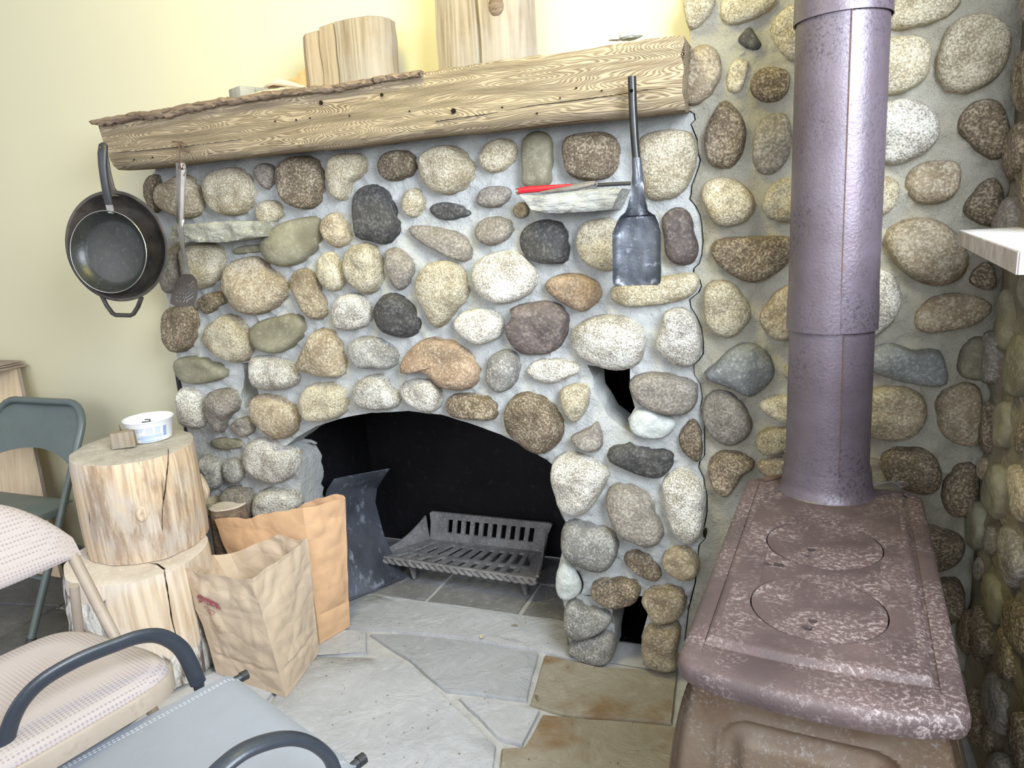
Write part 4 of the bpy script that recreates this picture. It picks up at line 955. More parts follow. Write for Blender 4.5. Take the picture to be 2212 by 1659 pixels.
# ---------------------------------------------------------------- ash shovel hanging from the mantel
sh = empty('ash_shovel', at(1378, 618, Y=1.665)); tag(sh, 'black steel ash shovel hanging upright from the mantel right side', 'shovel')
SY = 1.682
mb = MB(); hp = [at(1365, 166, Y=SY), at(1367, 230, Y=SY), at(1371, 300, Y=SY), at(1375, 345, Y=SY)]
mb.tube(hp, .0093, 18, cap=False); mb.tube([hp[0] + Vector((0, 0, .0005)), hp[0] - Vector((0, 0, .02))], .0086, 18); mb.build('handle', M_SHOVELH, sh)
m = Matrix.Translation(at(1364, 196, Y=SY - .0095)) @ Matrix.Rotation(R(90), 4, 'X')
MB().lathe([(0, .0012), (.0028, .001), (.004, 0), (0, -.001)], 12, m).build('hanging_hole', M_DARKHOLE, sh)
# socket: half tube opening into the blade, then the blade with raised sides
def shovel_blade(u, v):
    # v 0 top .. 1 tip, u across
    key = [(0.0, 341, 1375, 8.5), (0.10, 372, 1377, 9.5), (0.25, 420, 1378, 15), (0.36, 455, 1379, 24), (0.42, 468, 1379, 40), (0.48, 482, 1378, 47), (0.56, 505, 1377, 54), (0.7, 545, 1377, 53), (0.9, 600, 1377, 53), (0.96, 611, 1377, 52), (1.0, 617, 1377, 44)]
    for (a, ya, xa, wa), (b, yb, xb, wb) in zip(key, key[1:]):
        if v <= b + 1e-9: break
    t = (v - a) / (b - a); y = ya + (yb - ya) * t; x = xa + (xb - xa) * t; w = wa + (wb - wa) * t
    w += (1.8 * noise.noise(Vector((v * 30, 1 if u > .5 else 5, 0))) if .42 < v < .6 else 0)
    s = (u - .5) * 2; c = at(x, y, Y=SY - .004); e = at(x + w, y, Y=SY - .004); hw = (e - c).length
    dep = 0.009 if v < .3 else 0.009 + (v - .3) * 0.018
    if v < .34: yy = -0.009 * math.sqrt(max(0, 1 - s * s)) if v < .15 else -0.009 * (1 - s * s) * (1 - (v - .15) / .19) - 0.0 + 0.012 * (abs(s) ** 3) * -(v - .15) / .19
    else: yy = -0.016 * (abs(s) ** 5) - 0.004 * math.exp(-((s / .35) ** 2)) * max(0, 1 - (v - .34) / .2)
    yy += 0.006 * (v > .4) + 0.0012 * noise.noise(Vector((s * 3, v * 9, 4)))
    return c + Vector((hw * s, yy, 0))
MB().surf(shovel_blade, 24, 60, .0016).build('blade', M_SHOVEL, sh)

# ---------------------------------------------------------------- hook and slotted spatula
hk = empty('hook', at(387, 315, Y=1.705)); tag(hk, 'rusty nail hook in the mantel holding the spatula', 'hook')
mb = MB(); mb.tube([at(387, 308, Y=1.712), at(387, 308, Y=1.690), at(387, 318, Y=1.682), at(388, 345, Y=1.680), at(389, 362, Y=1.680), at(392, 366, Y=1.675), at(395, 362, Y=1.668), at(394, 356, Y=1.668)], .0022, 8); mb.build('bent_nail', M_RUST, hk)
mb = MB(); mb.tube([at(372, 306, Y=1.706), at(382, 306, Y=1.70), at(392, 307, Y=1.70), at(398, 311, Y=1.704)], .0018, 8)
mb.tube([at(388, 312, Y=1.70), at(396, 318, Y=1.70), at(400, 325, Y=1.703), at(408, 329, Y=1.703)], .0028, 8); mb.build('wire_twist', M_RUST, hk)
sp = empty('spatula', at(395, 660, Y=1.69)); tag(sp, 'stainless slotted spatula hanging in front of the left stone ledge', 'spatula')
SPY = 1.682
def sp_handle(u, v):
    key = [(0.0, 356, 388, 6), (0.02, 352, 389, 9), (0.06, 362, 392, 10.5), (0.3, 410, 391, 9), (0.6, 478, 390, 8), (0.66, 495, 391, 6), (0.8, 535, 395, 4.6), (0.93, 575, 401, 5), (1, 592, 403, 8)]
    v = max(v, .0201)
    for (a, ya, xa, wa), (b, yb, xb, wb) in zip(key, key[1:]):
        if v <= b + 1e-9: break
    t = (v - a) / (b - a); y = ya + (yb - ya) * t; x = xa + (xb - xa) * t; w = wa + (wb - wa) * t; s = (u - .5) * 2
    yp = SPY + (0.0 if v < .6 else 0.02 * (v - .6)) + (0.006 * (s * s) if v < .62 else 0)
    return at(x + w * s, y, Y=yp)
MB().surf(sp_handle, 8, 40, .0016).build('handle', M_STEEL, sp)
mb = MB(); a = at(394, 362, Y=1.680); pr = [at(384, 364, Y=1.681), at(386, 354, Y=1.681), at(393, 350, Y=1.681), at(400, 356, Y=1.681), at(402, 368, Y=1.681), at(397, 380, Y=1.681)]
mb.tube(pr, .0022, 8); mb.build('hanging_loop', M_STEEL, sp)
bl = spline([Vector((x, y, 0)) for x, y in [(398, 590), (408, 590), (420, 597), (428, 608), (429, 628), (424, 648), (415, 660), (390, 663), (366, 658), (365, 645), (370, 625), (378, 607), (390, 596)]], 40)
holes = []
BC = at(400, 630, Y=1.69)
def tob(p): q = at(p[0], p[1], Y=1.69); return (q.x, q.z)
for i in range(5):
    for j in range(4):
        cx = 372 + j * 7.5 + i * 1.4 - (4 - i) * 0.4 + (4 - i) * 2.2; cy = 650 - i * 8.6 + j * .7; holes.append([tob((cx + 1.7 * math.cos(a * 1.047), cy + 2.2 * math.sin(a * 1.047))) for a in range(6)])
for (x0, y0, x1, y1) in ((405, 612, 402, 628), (400, 634, 396, 652)):
    holes.append([tob(q) for q in ((x0 - 1, y0), (x0 + 1, y0), (x1 + 1, y1), (x1 - 1, y1))])
for i in range(5):
    x0, y0 = 405.5 - i * 1.1, 620 + i * 7.6; x1, y1 = 420 - i * .6 + (1 if i else 0), 607 + i * 8.2
    holes.append([tob(q) for q in ((x0, y0 - 1.6), (x1, y1 - 1.6), (x1, y1 + 1.2), (x0, y0 + 1.4))])
mb = MB(); holed(mb, [tob((p.x, p.y)) for p in bl], holes, lambda a, b: Vector((a, 1.692 - (a - BC.x) * .10 - 0.5 * (a - BC.x) ** 2, b)), (0, -1, 0), .0014); mb.build('slotted_blade', M_STEELD, sp, angle=30)

# ---------------------------------------------------------------- two pans hung from the mantel's left end
PA = R(15); PU = Vector((math.cos(PA), math.sin(PA), 0)); PN = Vector((math.sin(PA), -math.cos(PA), 0.0)); PV = Vector((0, 0, 1))
def pan_frame(c, tilt=0.0, roll=0.0):
    m = Matrix((PU, PV, PN)).transposed().to_4x4(); return Matrix.Translation(c) @ m @ Matrix.Rotation(tilt, 4, 'X') @ Matrix.Rotation(roll, 4, 'Z')
sk = empty('skillet', at(258, 660, Y=1.70)); tag(sk, 'large black cast iron skillet hanging behind the smaller pan at the mantel end', 'skillet')
c = at(263, 533, Y=1.655); FM = pan_frame(c, R(-3), R(-4))
mb = MB(); mb.lathe([(0, -.024), (.118, -.024), (.132, -.018), (.158, .022), (.163, .026), (.160, .0275), (.154, .0265), (.148, .018), (.124, -.014), (.112, -.019), (0, -.019)], 56, FM)
mb.v = [v + Vector((0, 0, 0)) for v in mb.v]; mb.build('pan', M_CASTPAN, sk)
mb = MB(); mb.tube([FM @ Vector(p) for p in [(-.010, .145, .016), (-.012, .17, .018), (-.016, .21, .020), (-.020, .25, .022), (-.020, .272, .022)]], [.030, .016, .0135, .015, .010], 14, flat=.45, upv=PN); mb.build('handle', M_CASTPAN, sk)
mb = MB(); mb.tube([FM @ Vector(p) for p in [(-.064, -.148, .018), (-.050, -.178, .018), (-.034, -.200, .018), (-.024, -.205, .018), (.024, -.205, .018), (.034, -.200, .018), (.050, -.178, .018), (.064, -.148, .018)]], .0065, 10); mb.build('helper_handle', M_CASTPAN, sk)
fpn = empty('frying_pan', at(243, 640, Y=1.64)); tag(fpn, 'small nonstick frying pan with black handle and silver rim hanging in front', 'frying pan')
c = at(243, 545, Y=1.605); FM = pan_frame(c, R(-5), R(-9))
mb = MB(); mb.lathe([(0, -.018), (.088, -.018), (.098, -.012), (.119, .018), (.1195, .0195), (.1175, .0195), (.110, .008), (.096, -.009), (.086, -.0135), (0, -.0145)], 56, FM); mb.build('pan', M_NONSTICK, fpn)
mb = MB(); mb.tube([FM @ Vector((.1185 * math.cos(a * math.pi / 32), .1185 * math.sin(a * math.pi / 32), .0195)) for a in range(64)], .0011, 6, closed=True); mb.build('rim', M_RIM, fpn)
mb = MB(); mb.tube([FM @ Vector((.0, .114, .010)), FM @ Vector((0, .138, .020))], .0125, 14, flat=.5, upv=PN); mb.build('ferrule', M_RIM, fpn)
mb = MB(); mb.tube([FM @ Vector(p) for p in [(0, .136, .020), (-.002, .16, .027), (-.007, .20, .034), (-.012, .24, .036), (-.0145, .275, .034), (-.0145, .300, .032), (-.0145, .306, .031)]], [.0125, .0125, .0115, .0125, .0145, .013, .006], 16, flat=.62, upv=PN); mb.build('handle', M_BLACK, fpn)
mb = MB(); mb.tube([FM @ Vector((-.0145, .290, .020)), FM @ Vector((-.0145, .290, .046))], .0026, 8); hn = tag(mb.build('nail', M_RUST), 'nail in the mantel end carrying both pans', 'nail')

# ---------------------------------------------------------------- stacked stumps
def stump(name, label, c, a, b, z0, z1, seed, side, end, viewdir, lean=0.0, taper=1.0, bark=None, barkfn=None, amp=0.012):
    t = empty(name, (c[0], c[1], z0)); tag(t, label, 'stump'); n = 96; L = 22
    vd = Vector((viewdir[0], viewdir[1], 0)).normalized(); pr = Vector((-vd.y, vd.x, 0))
    def pt(k, f):
        an = 2 * math.pi * k / n; rr = 1 + 0.05 * noise.noise(Vector((math.cos(an) * 1.2, math.sin(an) * 1.2, seed))) + amp * 3 * noise.noise(Vector((math.cos(an) * 3, math.sin(an) * 3, f * .8 + seed)))
        rr += amp * 0.8 * noise.noise(Vector((math.cos(an) * 14, math.sin(an) * 14, f * 1.5 + seed))) + 0.01 * (abs(f - .5) * 2) ** 6 * -2
        s = (1 + (taper - 1) * (1 - f)) * rr
        return Vector((c[0], c[1], 0)) + pr * (a * s * math.cos(an)) + vd * (b * s * math.sin(an)) + Vector((0, 0, z0 + (z1 - z0) * f + (lean * math.cos(an) if f > .99 else 0)))
    V = [pt(k, i / L) for i in range(L + 1) for k in range(n)]
    F = [[i * n + k, i * n + (k + 1) % n, (i + 1) * n + (k + 1) % n, (i + 1) * n + k] for i in range(L) for k in range(n)]
    mesh_obj('trunk', V, F, side, t, True)
    for f, nm in ((1, 'sawn_top'), (0, 'sawn_base')):
        V = []; rings = [1.0, .985, .8, .55, .3]
        for s in rings:
            for k in range(n):
                p = pt(k, f); q = Vector((c[0], c[1], p.z)); w = q + (p - q) * s
                if s < .99: w.z += (.0012 if f else 0) + .0025 * noise.noise(w * 30)
                V.append(w)
        V.append(Vector((c[0], c[1], z0 + (z1 - z0) * f)))
        F = [[i * n + k, i * n + (k + 1) % n, (i + 1) * n + (k + 1) % n, (i + 1) * n + k] for i in range(4) for k in range(n)] + [[4 * n + k, 4 * n + (k + 1) % n, 5 * n] for k in range(n)]
        mesh_obj(nm, V, F, end, t, True)
    return t, pt
vd1 = Vector((-1.92, 1.59))
def on_side(x, y, c, a, b, vd):   # first hit of the pixel ray with the stump's side
    v = Vector((vd[0], vd[1], 0)).normalized(); pr = Vector((-v.y, v.x, 0)); d = ray(x, y); o = Vector((0, 0, CAM_H)) - Vector((c[0], c[1], 0))
    A = (d.dot(pr) / a) ** 2 + (d.dot(v) / b) ** 2; B = 2 * (d.dot(pr) * o.dot(pr) / a ** 2 + d.dot(v) * o.dot(v) / b ** 2); C = (o.dot(pr) / a) ** 2 + (o.dot(v) / b) ** 2 - 1
    D = B * B - 4 * A * C
    return Vector((0, 0, CAM_H)) + d * ((-B - math.sqrt(max(D, 0))) / (2 * A))
C1 = (-1.885, 1.575); A1, B1 = 0.174, 0.20
st1, pt1 = stump('stump', 'upper barkless round stump carrying the white tub', C1, A1, B1, 0.3595, 0.668, 4.2, M_STUMP, M_ENDG, vd1)
def side_crack(name, t, pxs, c, a, b, vd, w, mat=M_BLACKW):
    mb = MB(); P = []
    for i, (x, y) in enumerate(pxs):
        q = on_side(x, y, c, a * 1.005, b * 1.005, vd); P.append(q)
    P = spline(P, len(P) * 4, False); rs = [.65 * w * (0.35 + abs(noise.noise(p * 40))) * (0.2 if i in (0, len(P) - 1) else 1) for i, p in enumerate(P)]
    mb.tube(P, rs, 6); return mb.build(name, mat, t)
side_crack('drying_crack', st1, [(363, 968), (364, 990), (360, 1030), (357, 1060), (352, 1090), (350, 1130), (351, 1150)], C1, A1, B1, vd1, .003)
side_crack('drying_crack', st1, [(349, 1035), (352, 1060), (353, 1090)], C1, A1, B1, vd1, .0015)
side_crack('drying_crack', st1, [(192, 1100), (195, 1150), (196, 1190), (197, 1225)], C1, A1, B1, vd1, .003)
side_crack('drying_crack', st1, [(186, 1120), (190, 1170), (188, 1200)], C1, A1, B1, vd1, .0015)
# knot bump on the right side
pr = Vector((-vd1.normalized().y, vd1.normalized().x)) * -1
kc = on_side(447, 1060, C1, A1, B1, vd1)
mb = MB(); mb.lathe([(.040, -.016), (.026, -.004), (.012, .004), (.004, .008), (0, .008)], 18, Matrix.Translation(kc) @ Vector((.75, .35, 0)).to_track_quat('Z', 'Y').to_matrix().to_4x4(), 1, 1.5); mb.build('knot_bump', M_STUMP, st1)
kc = on_side(307, 1112, C1, A1, B1, vd1)
mb = MB(); mb.lathe([(.016, -.003), (.012, .003), (.006, .004), (.003, .0015), (0, .0015)], 16, Matrix.Translation(kc) @ Vector((.77, -.63, 0)).to_track_quat('Z', 'Y').to_matrix().to_4x4(), 1, 1.6); mb.build('knot', M_STUMP, st1)
C2 = (-1.845, 1.49); A2, B2 = 0.20, 0.225; vd2 = Vector((-1.84, 1.50))
st2, pt2 = stump('stump', 'lower split stump with bark at its foot under the upper stump', C2, A2, B2, 0.0, 0.356, 9.1, M_STUMP2, M_ENDG2, vd2)
side_crack('drying_crack', st2, [(354, 1225), (360, 1262), (366, 1300), (372, 1340), (384, 1385), (388, 1400)], C2, A2, B2, vd2, .0035)
q1 = at(330, 1218, Z=.358); q2 = at(354, 1228, Z=.358)
mb = MB(); mb.tube([at(322, 1217, Z=.3572), at(340, 1219, Z=.3572), at(355, 1230, Z=.3572)], [.001, .0025, .003], 6); mb.build('drying_crack', M_BLACKW, st2)
# bark left on the lower stump
def bark_patch(name, t, pt, k0, k1, f0, f1, seed, ragged=True):
    mb = MB(); nu, nv = 60, 26
    def fn(u, v):
        k = k0 + (k1 - k0) * u; top = f1 - (0.16 * abs(noise.noise(Vector((u * 6, seed, 0)))) + .10 * math.sin(u * math.pi * 1.0 + .6) if ragged else 0); f = f0 + (top - f0) * v
        i = int(k); p = pt(i, f).lerp(pt(i + 1, f), k - i); c = Vector((C2[0], C2[1], p.z)); n_ = (p - c).normalized()
        rid = abs(noise.noise(Vector((k * .55, f * 5, seed)))) * .012 + abs(noise.noise(Vector((k * 1.3, f * 14, seed)))) * .006
        e = min(1, 8 * u, 8 * (1 - u), 8 * (1 - v) + .05)
        return p + n_ * ((.003 + rid) * e + .001)
    mb.surf(fn, nu, nv); return mb.build(name, M_BARKG, t)
bark_patch('bark', st2, pt2, 34, 62, 0.0, 0.62, 3)
bark_patch('bark', st2, pt2, 62, 80, 0.0, 0.42, 5)
bark_patch('bark', st2, pt2, 80, 100, 0.0, 0.95, 7)
st3, pt3 = stump('stump', 'small log standing behind the upper stump and the orange paper bag', (-1.757, 1.785), 0.062, 0.05, 0.0, 0.40, 2.7, M_BARK, M_ENDG2, Vector((-1.72, 1.76)))

# ---------------------------------------------------------------- tub of matches and wood block with a nail
tc = at(326, 938, Z=0.669); tc = Vector((tc.x * .975, tc.y * .975, 0.671))
tub = empty('plastic_tub', tc); tag(tub, 'white plastic tub with blue nutrition print standing on the upper stump', 'tub')
H = .070; r0, r1 = .061, .074
mb = MB(); mb.lathe([(0, .0), (r0 - .003, .0), (r0, .002), (r1 - .003, H - .006), (r1 - .002, H - .005), (r1 + .0005, H - .004), (r1 + .001, H - .001), (r1 - .001, H), (r1 - .003, H - .001), (r0 - .002, .003), (0, .0025)], 56, Matrix.Translation(tc)); mb.build('tub', M_WHITEP, tub)
camdir = math.atan2(-tc.y, -tc.x)
def on_tub(s, h, off=.0006):   # s metres to the right along the wall seen from the camera, h height
    r = r0 + (r1 - .003 - r0) * (h / (H - .006)) + off; a = camdir + s / .067; return tc + Vector((r * math.cos(a), r * math.sin(a), h))
def tub_text(body, size, s0, h0, mat, width=None):
    v, f = text2d(body, size); w = max(p[0] for p in v); k = (width / w) if width else 1
    mb = MB(); mb.add([on_tub(s0 + x * k, h0 + y) for x, y in v], f); mb.build('label_print', mat, tub, smooth=False)
def tub_rect(s0, h0, s1, h1, mat, off=.0004, name='label_print'):
    n = 14; V = []; F = []
    for i in range(n + 1):
        s = s0 + (s1 - s0) * i / n; V += [on_tub(s, h0, off), on_tub(s, h1, off)]
    F = [[2 * i, 2 * i + 2, 2 * i + 3, 2 * i + 1] for i in range(n)]; mesh_obj(name, V, F, mat, tub, False)
tub_text('Nutrition Facts', .0062, -.042, .0455, M_BLUEP, .026)
for i, (tx, w) in enumerate((('Serving size 2 tbsp (30g)', .022), ('Servings per container', .019))): tub_text(tx, .003, -.042, .0410 - i * .0035, M_BLUEP, w)
tub_text('Amount per serving', .0032, -.013, .0475, M_BLUEP, .020); tub_text('% Daily Value', .0032, .013, .0475, M_BLUEP, .018)
for i in range(5):
    tub_rect(-.013, .0445 - i * .0038, .008, .0457 - i * .0038, M_BLUEL); tub_rect(.013, .0445 - i * .0038, .029, .0457 - i * .0038, M_BLUEL)
for i in range(5): tub_rect(-.042 if i > 1 else -.034, .0235 - i * .0024, (.034 if i < 4 else .008), .0248 - i * .0024, M_BLUEL)
tub_text('KEEP REFRIGERATED', .0032, -.034, .0105, M_BLUEP, .036)
tub_rect(-.034, .0045, .010, .0085, M_BLUEL)
tub_rect(.012, .0065, .034, .0080, M_BLUEL); tub_rect(.012, .0040, .034, .0052, M_BLUEL)
for i in range(9): tub_rect(.038, .016 + i * .0037, .050, .0184 + i * .0037 , M_BLUEP)
tub_rect(-.058, .010, -.049, .050, M_ORANGEP)
rm = random.Random(2)
for i, (a, dx, dy, l) in enumerate(((20, 0, 0, .06), (70, .005, .01, .05), (-30, -.01, 0, .055), (110, .0, -.01, .05), (45, .01, .005, .06), (-60, -.012, .008, .045))):
    c = tc + Vector((dx, dy, .034 + i * .005)); d = Vector((math.cos(R(a)), math.sin(R(a)), .25 if i % 2 else -.1)).normalized() * l / 2
    mb = MB(); mb.tube([c - d, c + d], .0022, 6); tag(mb.build('burnt_stick', M_BLACK), 'short dark burnt stick, one of several lying in the white tub', 'stick', 'burnt sticks in the white tub')
bk = at(271, 966, Z=0.669); bt = empty('wood_block', (bk.x, bk.y, .67)); tag(bt, 'small split wood block with a nail standing on the upper stump', 'wood block')
BR = Matrix.Rotation(R(40), 3, 'Z')
mb = MB(); mb.box((bk.x, bk.y, .670 + .0265), (.066, .050, .050), BR, .003); 
mb.v = [v + Vector((.003 * noise.noise(v * 60), .003 * noise.noise(v * 50), .002 * noise.noise(v * 70))) for v in mb.v]; mb.build('block', M_SPLITG, bt)
q = Vector((bk.x, bk.y, .715)); qn = at(262, 930, Y=bk.y); 
mb = MB(); mb.tube([Vector((qn.x, bk.y, .705)), Vector((qn.x - .002, bk.y, .725)), Vector((qn.x - .006, bk.y, .742))], [.0018, .0022, .0006], 7); mb.build('nail', M_RUST, bt)

def chip(label, x, y, l, w, mat, rz):
    p = at(x, y, Z=.004); m_ = Matrix.Translation(p) @ Matrix.Rotation(R(rz), 4, 'Z')
    mb = MB(); mb.surf(lambda u, v: m_ @ Vector(((u - .5) * l, (v - .5) * w * math.sin(math.pi * min(max(u, .08), .92)), .004 * math.sin(u * 3.1) + .0015)), 6, 3, .001)
    tag(mb.build('wood_chip', mat), label, 'debris', 'wood chips on the hearth')
chip('brown leaf-like chip on the hearth in front of the grate', 1112, 1352, .022, .008, M_SPLIT, 10)
chip('pale chip on the hearth, left of the one nearest the right pier', 1040, 1378, .012, .020, M_KIND, 30)
chip('dark twig bit at the corner of the bluish flagstone', 1160, 1508, .030, .006, M_BARK, -50)
mb = MB(); rz_ = random.Random(9)
for i in range(150):
    p = at(rz_.uniform(700, 1450), rz_.uniform(1270, 1650), Z=.0015) + Vector((0, 0, .0015)); s_ = rz_.uniform(.0008, .0028); a_ = rz_.random() * 6.28; d_ = Vector((math.cos(a_), math.sin(a_), 0)) * s_
    mb.tube([p - d_, p + d_], s_ * .4, 4)
tag(mb.build('hearth_grit', M_BARK), 'small dark crumbs of bark and ash scattered on the hearth', 'debris', kind='stuff')

# ---------------------------------------------------------------- paper bags
def crease_noise(p, s):   # folded look: ridged noise
    return (abs(noise.noise(p * s)) - .25) * 2
def bag(name, label, base, top, mat, seed, rim_px=None, amp=.008, mapping=None, bulge=.01):
    """base and top: four corners each, counter-clockwise; walls subdivided and crumpled"""
    t = empty(name, sum((Vector(p) for p in base), Vector()) / 4); tag(t, label, 'paper bag')
    base = [Vector(p) for p in base]; cen = sum(base, Vector()) / 4
    fns = []
    def rimpt(i, u):
        a, b = top[i], top[(i + 1) % 4]   # each top side is a polyline
        L = top[i]; k = u * (len(L) - 1); j = min(int(k), len(L) - 2); return Vector(L[j]).lerp(Vector(L[j + 1]), k - j)
    for i in range(4):
        b0, b1 = base[i], base[(i + 1) % 4]
        n = (b1 - b0).cross(Vector((0, 0, 1))).normalized()
        def fn(u, v, i=i, b0=b0, b1=b1, n=n):
            lo = b0.lerp(b1, u); hi = rimpt(i, u); p = lo.lerp(hi, v)
            e = min(1, 5 * u, 5 * (1 - u)); ev = min(1, 4 * v + .05)
            d = amp * crease_noise(p + Vector((seed, 0, 0)), 9) + amp * .5 * crease_noise(p + Vector((0, seed, 0)), 22)
            d += bulge * math.sin(math.pi * u) * math.sin(math.pi * min(v * 1.1, 1))
            d -= .006 * math.exp(-((v - .20) / .02) ** 2)
            return p + n * (d * e * ev) + Vector((0, 0, .004 * noise.noise(p * 25) * (v > .97))) + (n * (amp * .8 * noise.noise(p * 14)) * ev * (1 - e))
        fns.append(fn)
    mb = MB(); N = 44
    V = []; F = []; idx = {}
    for i in range(4):
        for a in range(N):
            for b in range(N + 1):
                idx[i * N + a, b] = len(V); V.append(fns[i](a / N, b / N))
    # weld sides: column 4N equals column 0; smooth the corner columns
    T = 4 * N
    for c_ in range(T):
        for b in range(N): F.append([idx[c_, b], idx[(c_ + 1) % T, b], idx[(c_ + 1) % T, b + 1], idx[c_, b + 1]])
    n0 = len(V); V2 = []
    for c_ in range(T):
        for b in range(N + 1):
            p = V[idx[c_, b]]; V2.append(p + (Vector((cen.x, cen.y, p.z)) - p).normalized() * .0015)
    V += V2
    for c_ in range(T):
        for b in range(N): F.append([n0 + idx[c_, b], n0 + idx[c_, b + 1], n0 + idx[(c_ + 1) % T, b + 1], n0 + idx[(c_ + 1) % T, b]])
        F.append([idx[c_, N], idx[(c_ + 1) % T, N], n0 + idx[(c_ + 1) % T, N], n0 + idx[c_, N]])
    k = len(V); V.append(cen + Vector((0, 0, .002)))
    for c_ in range(T): F.append([idx[(c_ + 1) % T, 0], idx[c_, 0], k])
    mesh_obj('paper', V, F, mat, t, True, None, False, 24)
    return t, fns
h1 = .30
b1 = [(-1.302, 1.432, .001), (-1.345, 1.650, .001), (-1.575, 1.668, .001), (-1.588, 1.47, .001)]
top1 = [[at(545, 1250, Y=1.435), at(580, 1226, Y=1.50), at(625, 1196, Y=1.58), at(665, 1163, Y=1.672)],
        [at(665, 1163, Y=1.672), at(640, 1166, Y=1.678), at(620, 1160, Y=1.68), at(601, 1154, Y=1.69), at(585, 1162, Y=1.69), at(560, 1172, Y=1.69), at(500, 1195, Y=1.67), at(460, 1198, Y=1.63)],
        [at(460, 1198, Y=1.63), at(440, 1205, Y=1.57), at(415, 1215, Y=1.50), at(398, 1228, Y=1.462)],
        [at(398, 1228, Y=1.462), at(418, 1232, Y=1.458), at(424, 1240, Y=1.452), at(470, 1244, Y=1.445), at(520, 1252, Y=1.438), at(545, 1250, Y=1.435)]]
bag1, bf1 = bag('paper_bag', 'tan kraft paper bag with red oval print, in front of the stumps', b1, top1, M_PAPER1, 3.3, amp=.0075, bulge=.006)
# red banner and small print on the front left face (face 3: from left corner to front corner)
def on_bag(u, v, off=.0025):
    f = bf1[3]; e = .004; p = f(u, v); n = (f(u + e, v) - p).cross(f(u, v + e) - p).normalized()
    if n.dot(Vector((0, 0, CAM_H)) - p) < 0: n = -n
    return p + n * off
U0, V0 = .31, .73   # centre of the print; u runs left to right
KP = 1.85
def bag_uv(x, y): return on_bag(U0 + KP * x / .30, V0 + 1.3 * y / .36)
def banner(x0, x1, w, arc, yoff, mat, n=22, off=0):
    V = []; F = []
    for i in range(n + 1):
        x = x0 + (x1 - x0) * i / n; c = arc * (1 - ((x - (x0 + x1) / 2) / ((x1 - x0) / 2)) ** 2) + yoff
        for j in range(5): V.append(bag_uv(x, c + w * (j / 4 - .5)))
    F = [[5 * i + j, 5 * (i + 1) + j, 5 * (i + 1) + j + 1, 5 * i + j + 1] for i in range(n) for j in range(4)]
    return V, F
V, F = banner(-.030, .034, .018, .012, 0.0, M_REDP); mesh_obj('red_banner', V, F, M_REDP, bag1, False)
tv, tf = text2d('Hannaford', .0155); tw = max(p[0] for p in tv)
V = []
for x, y in tv:
    xx = -.026 + x / tw * .056; c = .012 * (1 - ((xx - .002) / .032) ** 2); q = on_bag(U0 + KP * xx / .30, V0 + 1.3 * (c - .005 + y) / .36, .0042); V.append(q)
mesh_obj('lettering', V, tf, M_PAPER1, bag1, False)
for k, (cx, cy, r) in enumerate(((-.008, -.018, .008), (.004, -.016, .009), (.014, -.018, .007), (.003, -.026, .006))):   # fruit sketch under the banner
    V = []; F = []
    for i in range(25):
        a = i / 24 * 6.283
        for rr in (r, r * .86): V.append(bag_uv(cx + rr * math.cos(a), cy + rr * math.sin(a)))
    F = [[2 * i, 2 * i + 2, 2 * i + 3, 2 * i + 1] for i in range(24)]; mesh_obj('fruit_drawing', V, F, M_REDP, bag1, False)
for i, (tx, w) in enumerate((('please recycle this bag', .040), ('made from recycled paper', .036), ('made in the usa', .034))):
    tv, tf = text2d(tx, .005); tw = max(p[0] for p in tv); mesh_obj('lettering', [bag_uv(-.016 + x / tw * w, -.052 - i * .009 + y) for x, y in tv], tf, M_GREYINK if i < 2 else M_REDP, bag1, False)
b2 = [(-1.372, 1.692, .001), (-1.334, 1.806, .001), (-1.60, 1.798, .001), (-1.635, 1.708, .001)]
top2 = [[at(655, 1098, Y=1.695), at(690, 1090, Y=1.73), at(720, 1082, Y=1.77), at(746, 1076, Y=1.81)],
        [at(746, 1076, Y=1.81), at(741, 1071, Y=1.802), at(724, 1068, Y=1.80), at(690, 1075, Y=1.798), at(660, 1087, Y=1.80), at(640, 1099, Y=1.80), at(560, 1118, Y=1.80), at(500, 1127, Y=1.798)],
        [at(500, 1127, Y=1.798), at(478, 1125, Y=1.76), at(462, 1123, Y=1.705)],
        [at(462, 1123, Y=1.705), at(492, 1117, Y=1.70), at(514, 1118, Y=1.70), at(530, 1122, Y=1.70), at(542, 1120, Y=1.70), at(556, 1111, Y=1.70), at(600, 1106, Y=1.697), at(655, 1098, Y=1.695)]]
bag2, bf2 = bag('paper_bag', 'orange brown tall paper bag behind, against the fireplace pier', b2, top2, M_PAPER2, 7.7, amp=.006, bulge=.004)

# ---------------------------------------------------------------- curled steel sheet in the firebox
sh2 = MB()
rows = [(0.0, Vector((-1.442, 1.935, .004)), at(873, 1247, Z=.004)), (.35, Vector((-1.475, 1.95, .14)), at(830, 1160, Y=2.15)),
        (.7, Vector((-1.505, 1.965, .28)), at(811, 1085, Y=2.19)), (.88, at(704, 1062, Y=1.97), at(815, 1052, Y=2.20)), (1.0, at(722, 1034, Y=2.00), at(842, 1013, Y=2.12))]
def sheet_fn(u, v):
    for (a, p0, p1), (b, q0, q1) in zip(rows, rows[1:]):
        if v <= b + 1e-9: break
    t = (v - a) / (b - a); l = p0.lerp(q0, t); r_ = p1.lerp(q1, t); p = l.lerp(r_, u)
    return p + Vector((.010 * math.sin(u * 3.1) * (1 - v) + .004 * noise.noise(p * 9), 0, 0))
sh2.surf(sheet_fn, 20, 30, .0018)
sheet = empty('steel_sheet', (-1.38, 2.05, 0)); tag(sheet, 'ash streaked curled black steel sheet leaning in the left of the firebox', 'metal sheet')
sh2.build('sheet', M_SHEET, sheet)
